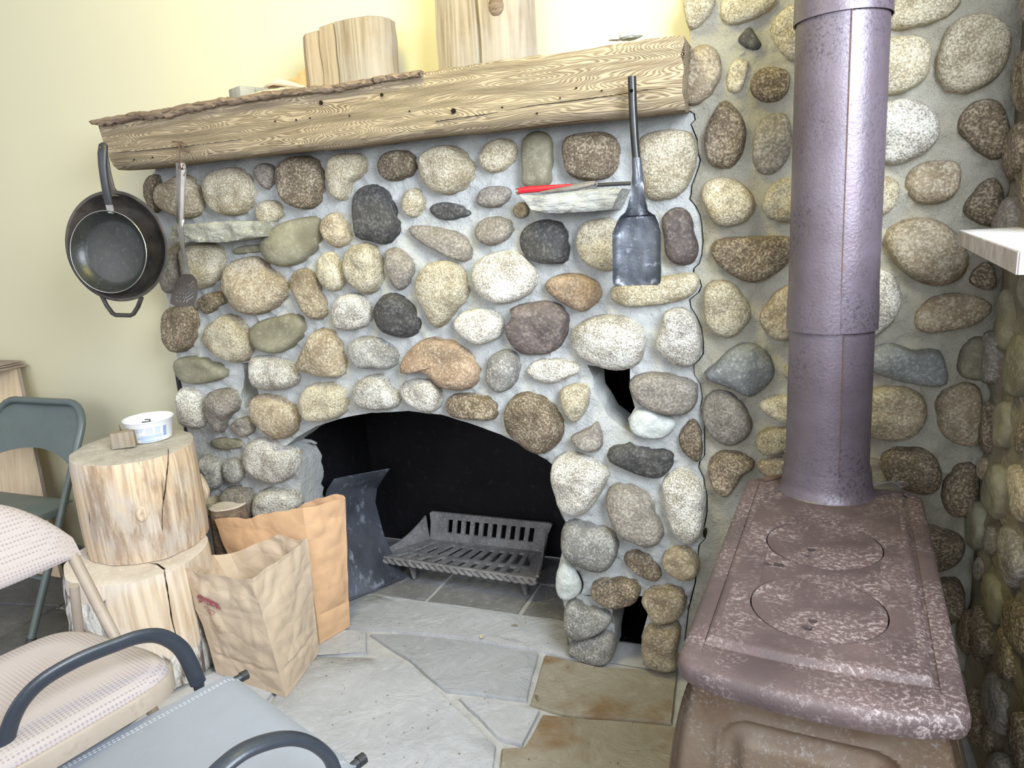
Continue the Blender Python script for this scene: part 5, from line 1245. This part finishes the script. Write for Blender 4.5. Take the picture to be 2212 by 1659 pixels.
MB().tube([rows[0][1] + Vector((.004, -.002, .003)), rows[0][2] + Vector((.004, -.002, .003))], .0045, 8).build('rolled_edge', M_SHEET, sheet)

# ---------------------------------------------------------------- cast iron grate
gr = empty('fire_grate', (-1.08, 2.24, 0)); tag(gr, 'ashy cast iron fireplace grate with slotted back and braided front edge', 'grate')
FLt, FRt = Vector((-1.405, 2.125, .098)), Vector((-.775, 2.108, .098)); BLt, BRt = Vector((-1.30, 2.335, .080)), Vector((-.822, 2.335, .080))
def gfloor(a, b):   # a across 0..1, b front to back 0..1
    p = FLt.lerp(FRt, a).lerp(BLt.lerp(BRt, a), b); return p + Vector((0, 0, -.005 * math.sin(math.pi * b) - .004 * math.sin(math.pi * a)))
holes = []
for i in range(11):
    c_ = .10 + i * .08
    for (lo, hi) in ((.08, .36), (.44, .90)): holes.append([(c_ - .026, lo), (c_ + .022, lo), (c_ + .026, hi), (c_ - .022, hi)])
mb = MB(); holed(mb, [(0, 0), (1, 0), (1, 1), (0, 1)], holes, gfloor, (0, 0, 1), .010, .05); mb.build('floor_panel', M_GRATE, gr, angle=30)
TL, TR = at(938, 1106, Y=2.385), at(1190, 1131, Y=2.385)
def gback(a, b): return BLt.lerp(BRt, a).lerp(Vector((-1.31, TL.y, TL.z)).lerp(Vector((-.815, TR.y, TR.z)), a), b)
holes = [[(.155 + i * .077, .28), (.155 + i * .077 + .040, .28), (.155 + i * .077 + .040, .78), (.155 + i * .077, .78)] for i in range(10)]
mb = MB(); holed(mb, [(0, 0), (1, 0), (1.0, .6), (1.02, .95), (1.0, 1.0), (0, 1.0), (-.015, .95), (0, .6)], holes, gback, (0, -1, 0), .010); mb.build('back_panel', M_GRATE, gr, angle=30)
mb = MB(); mb.surf(lambda u, v: (FLt + Vector((.0, .0, 0))).lerp(BLt, u) + Vector((-.008 * v, 0, v * (.012 + .085 * u ** 2.2))), 16, 4, .008); mb.build('side_flange', M_GRATE, gr)
mb = MB(); mb.surf(lambda u, v: FRt.lerp(BRt, u) + Vector((.008 * v, 0, v * (.006 + .09 * u ** 2.5))), 16, 4, .008); mb.build('side_flange', M_GRATE, gr)
for ph in (0, math.pi):
    P = []
    for i in range(121):
        t = i / 120; c_ = FLt.lerp(FRt, t) + Vector((0, -.006, -.014)); a = t * math.pi * 2 * 11 + ph; P.append(c_ + Vector((0, .006 * math.cos(a), .007 * math.sin(a))))
    MB().tube(P, .0065, 7).build('braided_edge', M_GRATE, gr)
MB().tube([FLt + Vector((-.012, -.006, -.002)), FRt + Vector((.0, -.006, -.002))], .005, 8).build('front_rail', M_GRATE, gr)
for (x, y, z) in ((-1.29, 2.165, .085), (-.845, 2.16, .085), (-1.25, 2.33, .075), (-.87, 2.33, .075)):
    mb = MB(); mb.tube([(x, y, z), (x + .004, y - .002, z * .55), (x + .008, y - .004, .004)], [.042, .024, .012], 8, flat=.5); mb.build('foot', M_GRATE, gr)
# ---------------------------------------------------------------- box stove
SZ = 0.68
s_fl, s_fr, s_bl, s_br = at(1455, 1430, Z=SZ), at(2108, 1564, Z=SZ), at(1611, 1026, Z=SZ), at(1992, 1067, Z=SZ)
SO = (s_fl + s_fr) / 2; SEX = (s_fr - s_fl).normalized(); SEY = Vector((-SEX.y, SEX.x, 0)); SWD = (s_fr - s_fl).length; SLN = 0.5 * ((s_bl - s_fl).length + (s_br - s_fr).length)
SROT = math.atan2(SEX.y, SEX.x)
stove = empty('wood_stove', (SO.x, SO.y, 0)); tag(stove, 'rusty maroon cast iron box stove with round cooking lids, beside the fireplace', 'stove')
def sw(x, y, z): return Vector((SO.x, SO.y, 0)) + SEX * x + SEY * y + Vector((0, 0, z))
def sl(px, py, z=SZ): p = at(px, py, Z=z) - Vector((SO.x, SO.y, 0)); return (p.dot(SEX), p.dot(SEY))
hw = SWD / 2
def bow(x): return -0.022 * (1 - (x / hw) ** 2)
# top plate outline with rounded corners and a bowed front
def plate_outline(inset, n=8, r=0.03):
    o = []; r = max(r - inset * .5, .006)
    x0, x1, y0, y1 = -hw + inset, hw - inset, inset, SLN - inset * .8
    for cx, cy, a in ((x1 - r, y1 - r, 0), (x0 + r, y1 - r, 90), (x0 + r, y0 + r, 180)):
        for i in range(n + 1): t = R(a + 90 * i / n); o.append((cx + r * math.cos(t), cy + r * math.sin(t)))
    for i in range(1, 16): x = (x0 + r) + (x1 - x0 - 2 * r) * i / 16; o.append((x, y0 + bow(x) * (1 - abs(x / hw) ** 6)))
    for i in range(n + 1): t = R(270 + 90 * i / n); o.append((x1 - r + r * math.cos(t), y0 + r + r * math.sin(t)))
    return o
ins = [sl(1519, 1383), sl(2022, 1475), sl(1944, 1062), sl(1623, 1040)]
RIMW = ((ins[0][0] + hw) + (hw - ins[1][0])) / 2
rings = [(0.012, -.034), (0.002, -.030), (0.0, -.022), (0.0, -.012), (0.003, -.004), (0.010, 0.0), (0.030, 0.0)]
base_o = plate_outline(0); n = len(base_o); V = []
for insd, z in rings:
    o = plate_outline(insd) if len(plate_outline(insd)) == n else base_o
    for a, b in o: V.append(sw(a, b, SZ + z))
# groove and raised centre, rectangular rings mapped from the same outline
def inner_ring(k, z):
    x0, x1 = ins[0][0] + .0, ins[1][0]; y0, y1 = (ins[0][1] + ins[1][1]) / 2, (ins[2][1] + ins[3][1]) / 2 + .01
    out = []
    for a, b in base_o:
        fa = max(-1, min(1, a / (hw - .012))); fb = max(0, min(1, (b - .012) / (SLN - .024)))
        out.append(sw(x0 + k + (x1 - x0 - 2 * k) * (fa + 1) / 2, y0 + k + (y1 - y0 - 2 * k) * fb + (bow(a) * .5 if fb < .05 else 0), SZ + z))
    return out
for k, z in ((-.006, -.0015), (-.002, -.004), (0.002, -.002), (0.006, .004), (0.010, .005), (.016, .005)): V += inner_ring(k, z)
NR_ = len(rings) + 6
F = [[i * n + k, i * n + (k + 1) % n, (i + 1) * n + (k + 1) % n, (i + 1) * n + k] for i in range(NR_ - 1) for k in range(n)]
mesh_obj('top_rim', V, F, M_STOVE, stove, True, None, False, 50)
# raised deck with real openings for lids and centre piece
l1 = sl(1769, 1319); l1 = (l1[0], l1[1]); rl1 = (sl(1919, 1319)[0] - sl(1619, 1319)[0]) / 2
l2 = sl(1776, 1181); rl2 = rl1
deck = [(p - Vector((SO.x, SO.y, 0))) for p in inner_ring(.016, .005)]; deck = [(p.dot(SEX), p.dot(SEY)) for p in deck]
dk = [deck[0]]
for p in deck[1:]:
    if math.hypot(p[0] - dk[-1][0], p[1] - dk[-1][1]) > .002: dk.append(p)
if math.hypot(dk[0][0] - dk[-1][0], dk[0][1] - dk[-1][1]) < .002: dk.pop()
lx = (l1[0] + l2[0]) / 2; xl, xr = lx - rl1 * .92, lx + rl1 * .92
def arcpts(c, r, a0, a1, n): return [(c[0] + r * math.cos(R(a0 + (a1 - a0) * i / n)), c[1] + r * math.sin(R(a0 + (a1 - a0) * i / n))) for i in range(n + 1)]
th = math.degrees(math.acos(.92)); l1 = (lx, l1[1]); l2 = (lx, l2[1])
g_ = .0016
cook = arcpts(l1, rl1 + g_, 180 - th, 360 + th, 40) + arcpts(l2, rl2 + g_, -th, 180 + th, 40)
zt = SZ + .005
mb = MB(); holed(mb, dk, [cook], lambda a, b: sw(a, b, zt), (0, 0, 1), .010, .03); mb.build('deck', M_STOVE, stove, angle=30)
def slot(c, w, h, ang=0):
    o = [(-w / 2, h / 2), (-w / 2 * .55, -h / 2), (w / 2 * .55, -h / 2), (w / 2, h / 2)]; ca, sa = math.cos(R(ang)), math.sin(R(ang))
    return [(c[0] + x * ca - y * sa, c[1] + x * sa + y * ca) for x, y in o]
k1 = [slot(sl(1743, 1362), .019, .013), slot(sl(1756, 1349), .013, .007)]
k2 = [slot(sl(1741, 1205), .018, .012), slot(sl(1752, 1194), .014, .009)]
k3 = [slot(sl(1659, 1223), .013, .012, 90), slot(sl(1683, 1226), .012, .015, 90)]
for c, ks, nm in ((l1, k1, 'front lid'), (l2, k2, 'rear lid')):
    mb = MB(); holed(mb, circ(c[0], c[1], rl1 - g_ * .3, 56), ks[:1], lambda a, b, c=c: sw(a, b, zt - .0005), (0, 0, 1), .009, .03); mb.build('cooking_lid', M_STOVE, stove, angle=30)
    mb = MB(); mb.prism([sw(a, b, zt + .0002) for a, b in ks[1]], (0, 0, 0), (0, 0, .0006)); mb.build('lifter_notch', M_NOTCH, stove, False)
cen = []
a1 = [(x, y) for x, y in arcpts(l1, rl1 + g_, 180 - th, th, 26)]; a2 = [(x, y) for x, y in arcpts(l2, rl2 + g_, -th, -180 + th, 26)]
mb = MB(); holed(mb, a1 + a2, k3[:1], lambda a, b: sw(a, b, zt - .0007), (0, 0, 1), .009, .03); mb.build('centre_plate', M_STOVE, stove, angle=30)
mb = MB(); mb.prism([sw(a, b, zt + .0002) for a, b in k3[1]], (0, 0, 0), (0, 0, .0006)); mb.build('lifter_notch', M_NOTCH, stove, False)
mesh_obj('hole_shade_sheet', [sw(-hw + .05, .05, SZ - .0062), sw(hw - .05, .05, SZ - .0062), sw(hw - .05, SLN - .05, SZ - .0062), sw(-hw + .05, SLN - .05, SZ - .0062)], [[0, 1, 2, 3]], M_DARKHOLE, stove, False)  # black sheet painted in for the darkness under the lid holes
# body: swelling sides, flat front with a moulded panel and door
def bodyw(z): t = (z - .16) / (SZ - .03 - .16); return hw - .022 + .040 * math.sin(math.pi * max(0, min(1, t))) ** .7
mb = MB(); zs = [.16 + (SZ - .03 - .16) * i / 20 for i in range(21)]
def sideR(u, v): z = zs[0] + (zs[-1] - zs[0]) * v; return sw(bodyw(z), .03 + (SLN - .07) * u, z)
def sideL(u, v): z = zs[0] + (zs[-1] - zs[0]) * v; return sw(-bodyw(z), .03 + (SLN - .07) * u, z)
mb.surf(sideR, 4, 20); mb.surf(sideL, 4, 20); mb.surf(lambda u, v: sw(bodyw(.16 + (SZ - .19) * v) * (2 * u - 1), SLN - .04, .16 + (SZ - .19) * v), 4, 20)
mb.surf(lambda u, v: sw((hw - .022) * (2 * u - 1), .03 + (SLN - .07) * v, .16), 2, 2); mb.build('body', M_STOVEB, stove)
def sdrr(x, z, cx, cz, hx, hz, r):
    qx, qz = abs(x - cx) - hx + r, abs(z - cz) - hz + r; return math.hypot(max(qx, 0), max(qz, 0)) + min(max(qx, qz), 0) - r
def sstep(a, b, x): t = max(0, min(1, (x - a) / (b - a))); return t * t * (3 - 2 * t)
def front(u, v):
    z = .16 + (SZ - .19) * v; w = bodyw(z) ; x = w * (2 * u - 1)
    d = sdrr(x, z, -.002, .44, .118, .155, .045)
    y = .028 + .006 * (x / hw) ** 2
    y -= .006 * math.exp(-(d / .006) ** 2)          # bead
    y += .008 * sstep(.004, -.012, d) - .016 * sstep(-.016, -.040, d)   # groove, then raised cushion
    d2 = math.hypot((x + .002) / .055, (z - .465) / .028) - 1
    y += .012 * sstep(.15, -.1, d2)
    e = min(u, 1 - u); y += .012 * (1 - sstep(0, .05, e))
    return sw(x, y, z)
MB().surf(front, 90, 110).build('front_panel', M_STOVEB, stove)
mb = MB(); c = sw(-.002, .0, .0); 
mb.surf(lambda u, v: sw(-.002 + .050 * u * math.cos(v * 6.2832), .026, .465 + .024 * u * math.sin(v * 6.2832)), 6, 32); mb.build('draft_opening', M_DARKHOLE, stove)
for sx in (-1, 1):
    for yy in (.07, SLN - .10):
        mb = MB(); mb.tube([sw(sx * (hw - .03), yy, .17), sw(sx * (hw - .01), yy, .10), sw(sx * (hw - .005), yy, .03), sw(sx * (hw + .012), yy - .006, .001)], [.026, .018, .012, .017], 10); mb.build('leg', M_STOVE, stove)
# flue collar
pc = at(1784, 1060, Z=SZ); pr_ = .0825
mb = MB(); mb.lathe([(pr_ + .016, .004), (pr_ + .010, .010), (pr_ + .006, .030), (pr_ + .004, .052), (pr_ + .003, .060), (pr_ - .004, .060)], 48, Matrix.Translation(Vector((pc.x, pc.y, SZ)))); mb.build('flue_collar', M_PIPE, stove)
# ---------------------------------------------------------------- stovepipe, three sections with lap seams
pipe = empty('stovepipe', (pc.x, pc.y, SZ + .05)); tag(pipe, 'mauve grey steel stovepipe rising from the stove past the chimney stones', 'stovepipe')
ptop = at(1822, 5, Y=pc.y)
zj = at(1795, 722, Y=pc.y - pr_).z; zj2 = at(1823, 22, Y=pc.y - pr_).z
lean = Vector((ptop.x - pc.x, 0, ptop.z - SZ)) / (ptop.z - SZ)
def pcen(z): return Vector((pc.x, pc.y, 0)) + Vector((lean.x * (z - SZ), 0, z))
cam_az = math.atan2(-pc.y, -pc.x)
for (z0, z1, ra, rb, sa) in ((SZ + .050, zj + .012, pr_ - .001, pr_ - .003, .27), (zj, zj2 + .012, pr_ + .001, pr_ - .002, .17), (zj2, 2.42, pr_ + .001, pr_, .26)):
    mb = MB(); V = []; F = []; n = 64; L = 14
    sang = cam_az + sa
    for i in range(L + 1):
        z = z0 + (z1 - z0) * i / L; f = i / L; r = ra + (rb - ra) * f + (.0018 if i == 0 else 0)
        bead = 0.002 if (abs(z - z0 - .035) < .012 and z0 > 1) else 0
        for k in range(n + 1):
            a = sang + 2 * math.pi * k / n; rr = r + bead + (.0022 * (k / n))    # spiral lap leaves a step at the seam
            V.append(pcen(z) + Vector((rr * math.cos(a), rr * math.sin(a), 0)))
    W = n + 1
    for i in range(L):
        for k in range(n): F.append([i * W + k, i * W + k + 1, (i + 1) * W + k + 1, (i + 1) * W + k])
    m0 = len(V)
    F += [[i * W, (i + 1) * W, (i + 1) * W + n, i * W + n] for i in range(L)]
    mesh_obj('pipe_section', V, F, M_PIPE, pipe, True, None, False, 35)
    rl = [pcen(z0 + (z1 - z0) * i / L) + Vector(((ra + .0018) * math.cos(sang), (ra + .0018) * math.sin(sang), 0)) for i in range(L + 1)]
    MB().tube(rl, .0010, 5).build('seam', M_RUST, pipe)
for zz in (zj, zj2):
    mb = MB(); c = pcen(zz); mb.tube([c + Vector(((pr_ + .0028) * math.cos(a * math.pi / 32), (pr_ + .0028) * math.sin(a * math.pi / 32), .001)) for a in range(64)], .0012, 6, closed=True); mb.build('joint_lip', M_PIPE, pipe)
# iron bar and coil of wire lying at the back of the stove
b0, b1_ = at(1652, 1033, Z=SZ + .008), at(1700, 1024, Z=SZ + .008)
mb = MB(); d = (b1_ - b0).normalized(); mb.box((b0 + b1_) / 2 + Vector((.012, 0, .001)), (.10, .012, .006), Matrix.Rotation(math.atan2(d.y, d.x), 3, 'Z'), .001); tag(mb.build('iron_bar', M_RUST), 'flat rusty iron bar lying on the stove behind the pipe left side', 'iron bar')
wc = empty('wire_coil', at(1925, 1048, Z=SZ + .01)); tag(wc, 'small bundle of looped grey wire lying on the back right of the stove', 'wire')
mb = MB()
for i in range(5):
    e = at(1938 + i * 1.5, 1052 - i * 1.5, Z=SZ + .010 + i * .003); s_ = at(1878, 1044 + i * 2, Z=SZ + .010 + i * .002)
    d = (e - s_); P = [s_, s_ + d * .4 + Vector((0, .004 * math.sin(i * 2), .003)), s_ + d * .8 + Vector((0, .006, .004))]
    ax = d.normalized(); r = .007 + i * .0022
    for k in range(9): a = -math.pi / 2 + k / 8 * math.pi * 1.25; P.append(e + ax * (r * math.cos(a)) + Vector((0, r * math.sin(a), 0)))
    mb.tube(spline(P, 30, False), .0011, 5)
mb.build('wire_loops', M_WIRE, wc)
P = spline([at(1872, 992, Y=1.80), at(1885, 990, Y=1.80), at(1900, 995, Y=1.80), at(1905, 1004, Y=1.79)], 14, False)
MB().tube(P, .0012, 6).build('loose_end', M_WIRE, wc)

# ---------------------------------------------------------------- perforated tray at the right wall
TZ = 1.215
t0 = at(2072, 497, Z=TZ); t1 = at(2212, 545, Z=TZ); tray = empty('metal_tray', (t0.x + .05, 1.3, TZ - .04)); tag(tray, 'white perforated metal tray with mottled sides at the right stone wall', 'tray')
dirL = (t1 - t0).normalized(); pf = t0 + dirL * ((t0.y - 1.0) / -dirL.y); tb = Vector((.418, at(2212, 490, Z=TZ).y, TZ)); tfr = Vector((.418, 1.0, TZ))
def tw_(a, b): return t0.lerp(tb, a).lerp(pf.lerp(tfr, a), b)
W_ = (tb - t0).length; L_ = (pf - t0).length
holes = []
ny = int((L_ - .05) / .016)
for j in range(ny):
    b = (.028 + j * .016) / L_; wloc = (tw_(1, b) - tw_(0, b)).length; nx = int((wloc - .034) / .016)
    for i in range(nx):
        a = (.020 + (i + .5 * (j % 2)) * .016) / wloc
        holes.append([(a + .0048 / wloc * math.cos(q * .785), b + .0048 / L_ * math.sin(q * .785)) for q in range(8)])
mb = MB(); holed(mb, [(0, 0), (1, 0), (1, 1), (0, 1)], holes, tw_, (0, 0, 1), .0012); mb.build('perforated_top', M_TRAYT, tray, False)
mb = MB()
for a, b in ((t0, pf), (t0, tb), (pf, tfr)):
    nrm = (b - a).cross(Vector((0, 0, 1))).normalized(); mb.prism([a, b, b - Vector((0, 0, .026)), a - Vector((0, 0, .026))], (0, 0, -.0013), nrm * .002 + Vector((0, 0, -.0013)))
mb.build('side_panel', M_TRAYS, tray, False)
mesh_obj('bottom_panel', [p - Vector((0, 0, .024)) for p in (t0, tb, tfr, pf)], [[0, 1, 2, 3]], M_TRAYS, tray, False)

# ---------------------------------------------------------------- plywood panel and sheets on the far left
pl = empty('plywood_panel', (-2.9, 1.85, 0)); tag(pl, 'pale plywood panel leaning on the yellow wall behind the green chair', 'panel')
pe = [at(36, 796, Y=1.90), at(98, 1085, Y=1.84), at(122, 1205, Y=1.81)]; pe[-1].z = 0.002
pe[2] = Vector((pe[1].x + (pe[1].x - pe[0].x) * .6 + .0, 1.80, .002))
d = Vector((0.0, .012, 0))
P = [pe[0], pe[2], Vector((pe[2].x - .48, 1.80, .002)), Vector((pe[0].x - .48, pe[0].y, pe[0].z))]
mb = MB(); mb.prism(P, (0, 0, 0), d); mb.build('board', M_PLY, pl, False)
mb = MB(); mb.prism([P[0] + Vector((.0006, -.001, 0)), P[1] + Vector((.0006, -.001, 0)), P[1] + Vector((.0006, .013, 0)), P[0] + Vector((.0006, .013, 0))], (0, 0, 0), (.001, 0, 0)); mb.build('ply_edge', M_HARDB, pl, False)
zb = pe[0].z + .0
for i in range(3):
    zz = zb + .003 + i * .0085; ex = at(48 + (4 if i == 0 else 0), 780, Y=1.935).x + (.01 if i == 0 else 0)
    t = empty('hardboard_sheet', (ex - .3, 1.84, zz)); tag(t, ('lowest', 'middle', 'topmost')[i] + ' of three thin brown sheets lying on the plywood panel top', 'sheet', 'thin brown sheets on the plywood panel')
    MB().box((ex - .30, 1.845 - .004 * i, zz + .003), (.60, .19, .006), None, .001).build('sheet', M_HARDB, t)
    MB().box((ex - .30, 1.845 - .004 * i - .0955, zz + .003), (.598, .0012, .003)).build('pale_core', M_EDGEP, t)

# ---------------------------------------------------------------- folding chairs
def fold_chair(name, label, loc, rz, width, lean, seatz, sy0, sy1, topz, mat, back_fn, seat_fn, r=.0125, foot=.20, rear=(0.16, -.30), rearz=.40, bar=True):
    """local axes: x across, y forward (towards the sitter's knees), origin on the floor"""
    t = empty(name, loc, rz); tag(t, label, 'chair'); L = dict(local=True)
    hwid = width / 2
    def yb(z): return foot - lean * z
    rr = .09
    P = [(-hwid, yb(0), .002), (-hwid, yb(topz * .5), topz * .5), (-hwid, yb(topz - rr), topz - rr)]
    for i in range(1, 7): a = R(90 * i / 6); z = topz - rr + rr * math.sin(a); P.append((-hwid + rr * (1 - math.cos(a)), yb(z), z))
    P += [(-p[0], p[1], p[2]) for p in P[::-1]]
    mb = MB(); mb.tube(P, r, 12); mb.build('back_frame', mat, t, **L)
    for s in (-1, 1):
        mb = MB(); mb.tube([(s * (hwid - .022), rear[0], rearz), (s * (hwid - .022), rear[1], .002)], r * .85, 10); mb.build('rear_leg', mat, t, **L)
        mb = MB(); mb.tube([(s * hwid, yb(.0) , .0), (s * hwid, yb(.03), .03)], r * 1.25, 12); mb.build('rubber_foot', M_BLACK, t, **L)
        mb = MB(); z = seatz - .03; mb.box((s * (hwid - .012), (yb(z) + rear[0]) / 2, z), (.005, abs(yb(z) - rear[0]) + .05, .022), None, .002); mb.build('hinge_plate', mat, t, **L)
    if bar:
        z = .16; mb = MB(); yy = rear[0] + (rear[1] - rear[0]) * (1 - z / rearz); mb.tube([(-hwid + .02, yy, z), (hwid - .02, yy, z)], r * .7, 8); mb.build('stretcher', mat, t, **L)
        z = .20; mb = MB(); mb.tube([(-hwid, yb(z), z), (hwid, yb(z), z)], r * .7, 8); mb.build('stretcher', mat, t, **L)
    back_fn(t, yb, hwid); seat_fn(t, yb, hwid)
    return t
def green_back(t, yb, hwid):
    mb = MB(); w = hwid - .004
    def fn(u, v):
        s = 2 * u - 1; bot = .580 - .045 * s * s; top = .734 - .055 * abs(s) ** 8; z = bot + (top - bot) * v
        return (w * s, yb(z) - .010 + .022 * s * s - .012, z)
    mb.surf(fn, 30, 14, .0015); mb.build('backrest', M_GREEN, t, local=True)
def green_seat(t, yb, hwid):
    mb = MB(); w = hwid - .018
    def fn(u, v):
        s = 2 * u - 1; y = -.045 + .375 * v; e = max(abs(s) ** 8, (2 * v - 1) ** 8 if True else 0)
        ws = w * (1 - .10 * max(0, (v - .75) / .25) ** 2 - .06 * max(0, (.15 - v) / .15))
        return (ws * s, y, .432 - .006 * (1 - s * s) * math.sin(math.pi * v) - .022 * e)
    mb.surf(fn, 30, 26, .0015); mb.build('seat', M_GREEN, t, local=True)
fold_chair('folding_chair', 'grey green metal folding chair against the wall left of the stumps', (-2.535, 1.625, 0), R(180), .46, .50, .43, -.045, .33, .74, M_GREEN, green_back, green_seat, foot=.225)
def pad_back(t, yb, hwid):
    w = hwid + .014
    def fn(u, v):
        s = 2 * u - 1; bot = .590 + .006 * s * s; top = .752 - .12 * abs(s) ** 3.2; z = bot + (top - bot) * v
        bulge = .020 * (1 - abs(s) ** 6) * (1 - (2 * v - 1) ** 6)
        return (w * s, yb(z) + .010 + bulge + .030 * s * s * -0.0, z)
    def fb(u, v):
        p = fn(u, v); s = 2 * u - 1; return (p[0], yb(p[2]) - .012 - .010 * (1 - (2 * v - 1) ** 4), p[2])
    mb = MB(); mb.surf(fn, 30, 16); mb.surf(fb, 30, 16)
    # close the rim between front and back pads
    for k in range(30):
        for row in (0, 16):
            a = k * 17 + row; b = (k + 1) * 17 + row; n0 = 31 * 17; mb.f.append([a, b, b + n0, a + n0])
    for j in range(16):
        for col in (0, 30): a = col * 17 + j; n0 = 31 * 17; mb.f.append([a, a + 1, a + 1 + n0, a + n0])
    mb.build('padded_backrest', M_PAD, t, local=True)
def seat_outline(x, k, v): pass
def pad_seat(t, yb, hwid):
    w = hwid - .026
    def outl(a, sc):   # rounded trapezoid, wide front
        c_, s_ = math.cos(a), math.sin(a); e = .42
        x = math.copysign(abs(c_) ** e, c_); y = math.copysign(abs(s_) ** e, s_)
        ww = (w + .012) * (1.07 - .26 * (1 - y) * .5) ; return x * ww * sc, .150 + y * .195 * sc
    n = 64
    V = []; prof = [(1.0, .420), (1.0, .452), (.985, .457), (.965, .4575)]
    for sc, z in prof:
        for k in range(n): x, y = outl(2 * math.pi * k / n, sc); V.append((x, y, z))
    F = [[i * n + k, i * n + (k + 1) % n, (i + 1) * n + (k + 1) % n, (i + 1) * n + k] for i in range(3) for k in range(n)]
    mesh_obj('seat_rim', V, F, M_BEIGE, t, True, None, True, 40)
    V = []; prof = [(.972, .453), (.968, .462), (.94, .471), (.85, .479), (.6, .483), (.3, .482)]
    for sc, z in prof:
        for k in range(n): x, y = outl(2 * math.pi * k / n, sc); V.append((x, y, z))
    V.append((0, .155, .481)); F = [[i * n + k, i * n + (k + 1) % n, (i + 1) * n + (k + 1) % n, (i + 1) * n + k] for i in range(5) for k in range(n)] + [[5 * n + k, 5 * n + (k + 1) % n, 6 * n] for k in range(n)]
    V2 = [(p[0], p[1], .427) for p in V[:n]]
    mesh_obj('seat_pad', V, F, M_PAD, t, True, None, True, 60)
    mesh_obj('seat_underside', V2, [list(range(n))], M_BEIGE, t, False, None, True)
fold_chair('folding_chair', 'beige padded folding chair with dotted fabric seat in the left foreground', (-1.465, 0.825, 0), R(-103), .42, .73, .44, -.06, .33, .69, M_BEIGE, pad_back, pad_seat, r=.0125, foot=.345, rear=(-.06, -.16), rearz=.54, bar=False)

# ---------------------------------------------------------------- sling patio chair in the foreground, facing the hearth
sa_, sb_ = at(503, 1450, Z=.42), at(768, 1643, Z=.42); sx = (sb_ - sa_).normalized(); sf = Vector((-sx.y, sx.x, 0)); sc_ = (sa_ + sb_) / 2; swid = (sb_ - sa_).length
patio = empty('patio_chair', (sc_.x, sc_.y, 0)); tag(patio, 'grey mesh patio chair with curved black arms at the bottom edge, facing the fireplace', 'chair')
def pw(x, y, z): return Vector((sc_.x, sc_.y, 0)) + sx * x + sf * y + Vector((0, 0, z))
hs = swid / 2
def sling(u, v):
    x = (2 * u - 1) * (hs - .001) - (.055 * v if u < .5 else 0) * (1 - 2 * u); y = .0 - .44 * v; s = 2 * u - 1
    z = .418 - .035 * v - .012 * (1 - s * s) * math.sin(math.pi * min(v * 1.2, 1)) - .012 * math.exp(-(v * .44 / .012) ** 2 * 1.0) * 1.0
    return pw(x, y, z + .012 * (v < 0))
mb = MB(); mb.surf(sling, 24, 30, .0022); mb.build('sling_seat', M_SLING, patio)
mb = MB(); mb.surf(lambda u, v: pw((2 * u - 1) * (hs - .001), -.44 - .16 * v, .383 + .50 * v - .02 * math.sin(v * 3.1)), 16, 20, .0022); mb.build('sling_back', M_SLING, patio)
for s in (-1, 1):
    q = -.05 if s < 0 else 0.0
    mb = MB(); mb.tube([pw(s * (hs - .010), .014, .404), pw(s * (hs - .010) + q * .45, -.20, .388), pw(s * (hs - .008) + q, -.44, .370), pw(s * (hs - .004) + q, -.50, .46), pw(s * (hs - .004) + q, -.60, .86)], .0085, 10); mb.build('side_rail', M_GREYCLIP, patio)
    mb = MB(); mb.tube([pw(s * (hs - .010), .010, .4045), pw(s * (hs - .010), .024, .4045)], .0100, 10); mb.build('end_cap', M_BLACK, patio)
    for off in (.016, .021):
        mb = MB(); P = []
        for i in range(56):
            a = sling(.5 + s * (.5 - off / swid), i / 56) + Vector((0, 0, .0027)); b = sling(.5 + s * (.5 - off / swid), (i + .6) / 56) + Vector((0, 0, .0027)); mb.tube([a, b], .0006, 4)
        tag(mb.build('hem_stitching', M_THREAD, patio), kind='stuff')
mb = MB(); mb.tube([pw(-hs - .02, -.05, .385), pw(hs + .02, -.05, .385)], .010, 10); mb.build('cross_bar', M_GREYCLIP, patio)
# arms: the pixel rays meet a vertical plane along each side
def arm(pts, off, zdrop, s):
    p0 = pw(off, 0, 0); P = [ray_plane(x, y, p0, sx) for x, y in pts]
    P = spline(P, 60, False)
    mb = MB(); mb.tube(P, [.0155] * len(P), 16, flat=.62, upv=None); mb.build('arm', M_ARM, patio)
    e = P[-1]; q = P[0]
    mb = MB(); mb.tube([e, e + Vector((0, 0, -.04)), pw(s * (hs + .022), -.20, .30), pw(s * (hs + .028), -.19, .004)], .0115, 10); mb.build('leg', M_GREYCLIP, patio)
    mb = MB(); mb.tube([q, Vector((q.x, q.y, .38)), pw(s * (hs + .028), -.60, .004)], .0115, 10); mb.build('leg', M_GREYCLIP, patio)
arm([(-2, 1720), (6, 1650), (20, 1572), (48, 1515), (95, 1468), (170, 1425), (250, 1393), (300, 1376), (345, 1374), (385, 1395), (408, 1428), (428, 1475)], -hs - .035, 0, -1)
arm([(430, 1710), (474, 1663), (524, 1624), (579, 1602), (629, 1595), (673, 1606), (707, 1632), (722, 1662), (730, 1700)], hs + .045, 0, 1)
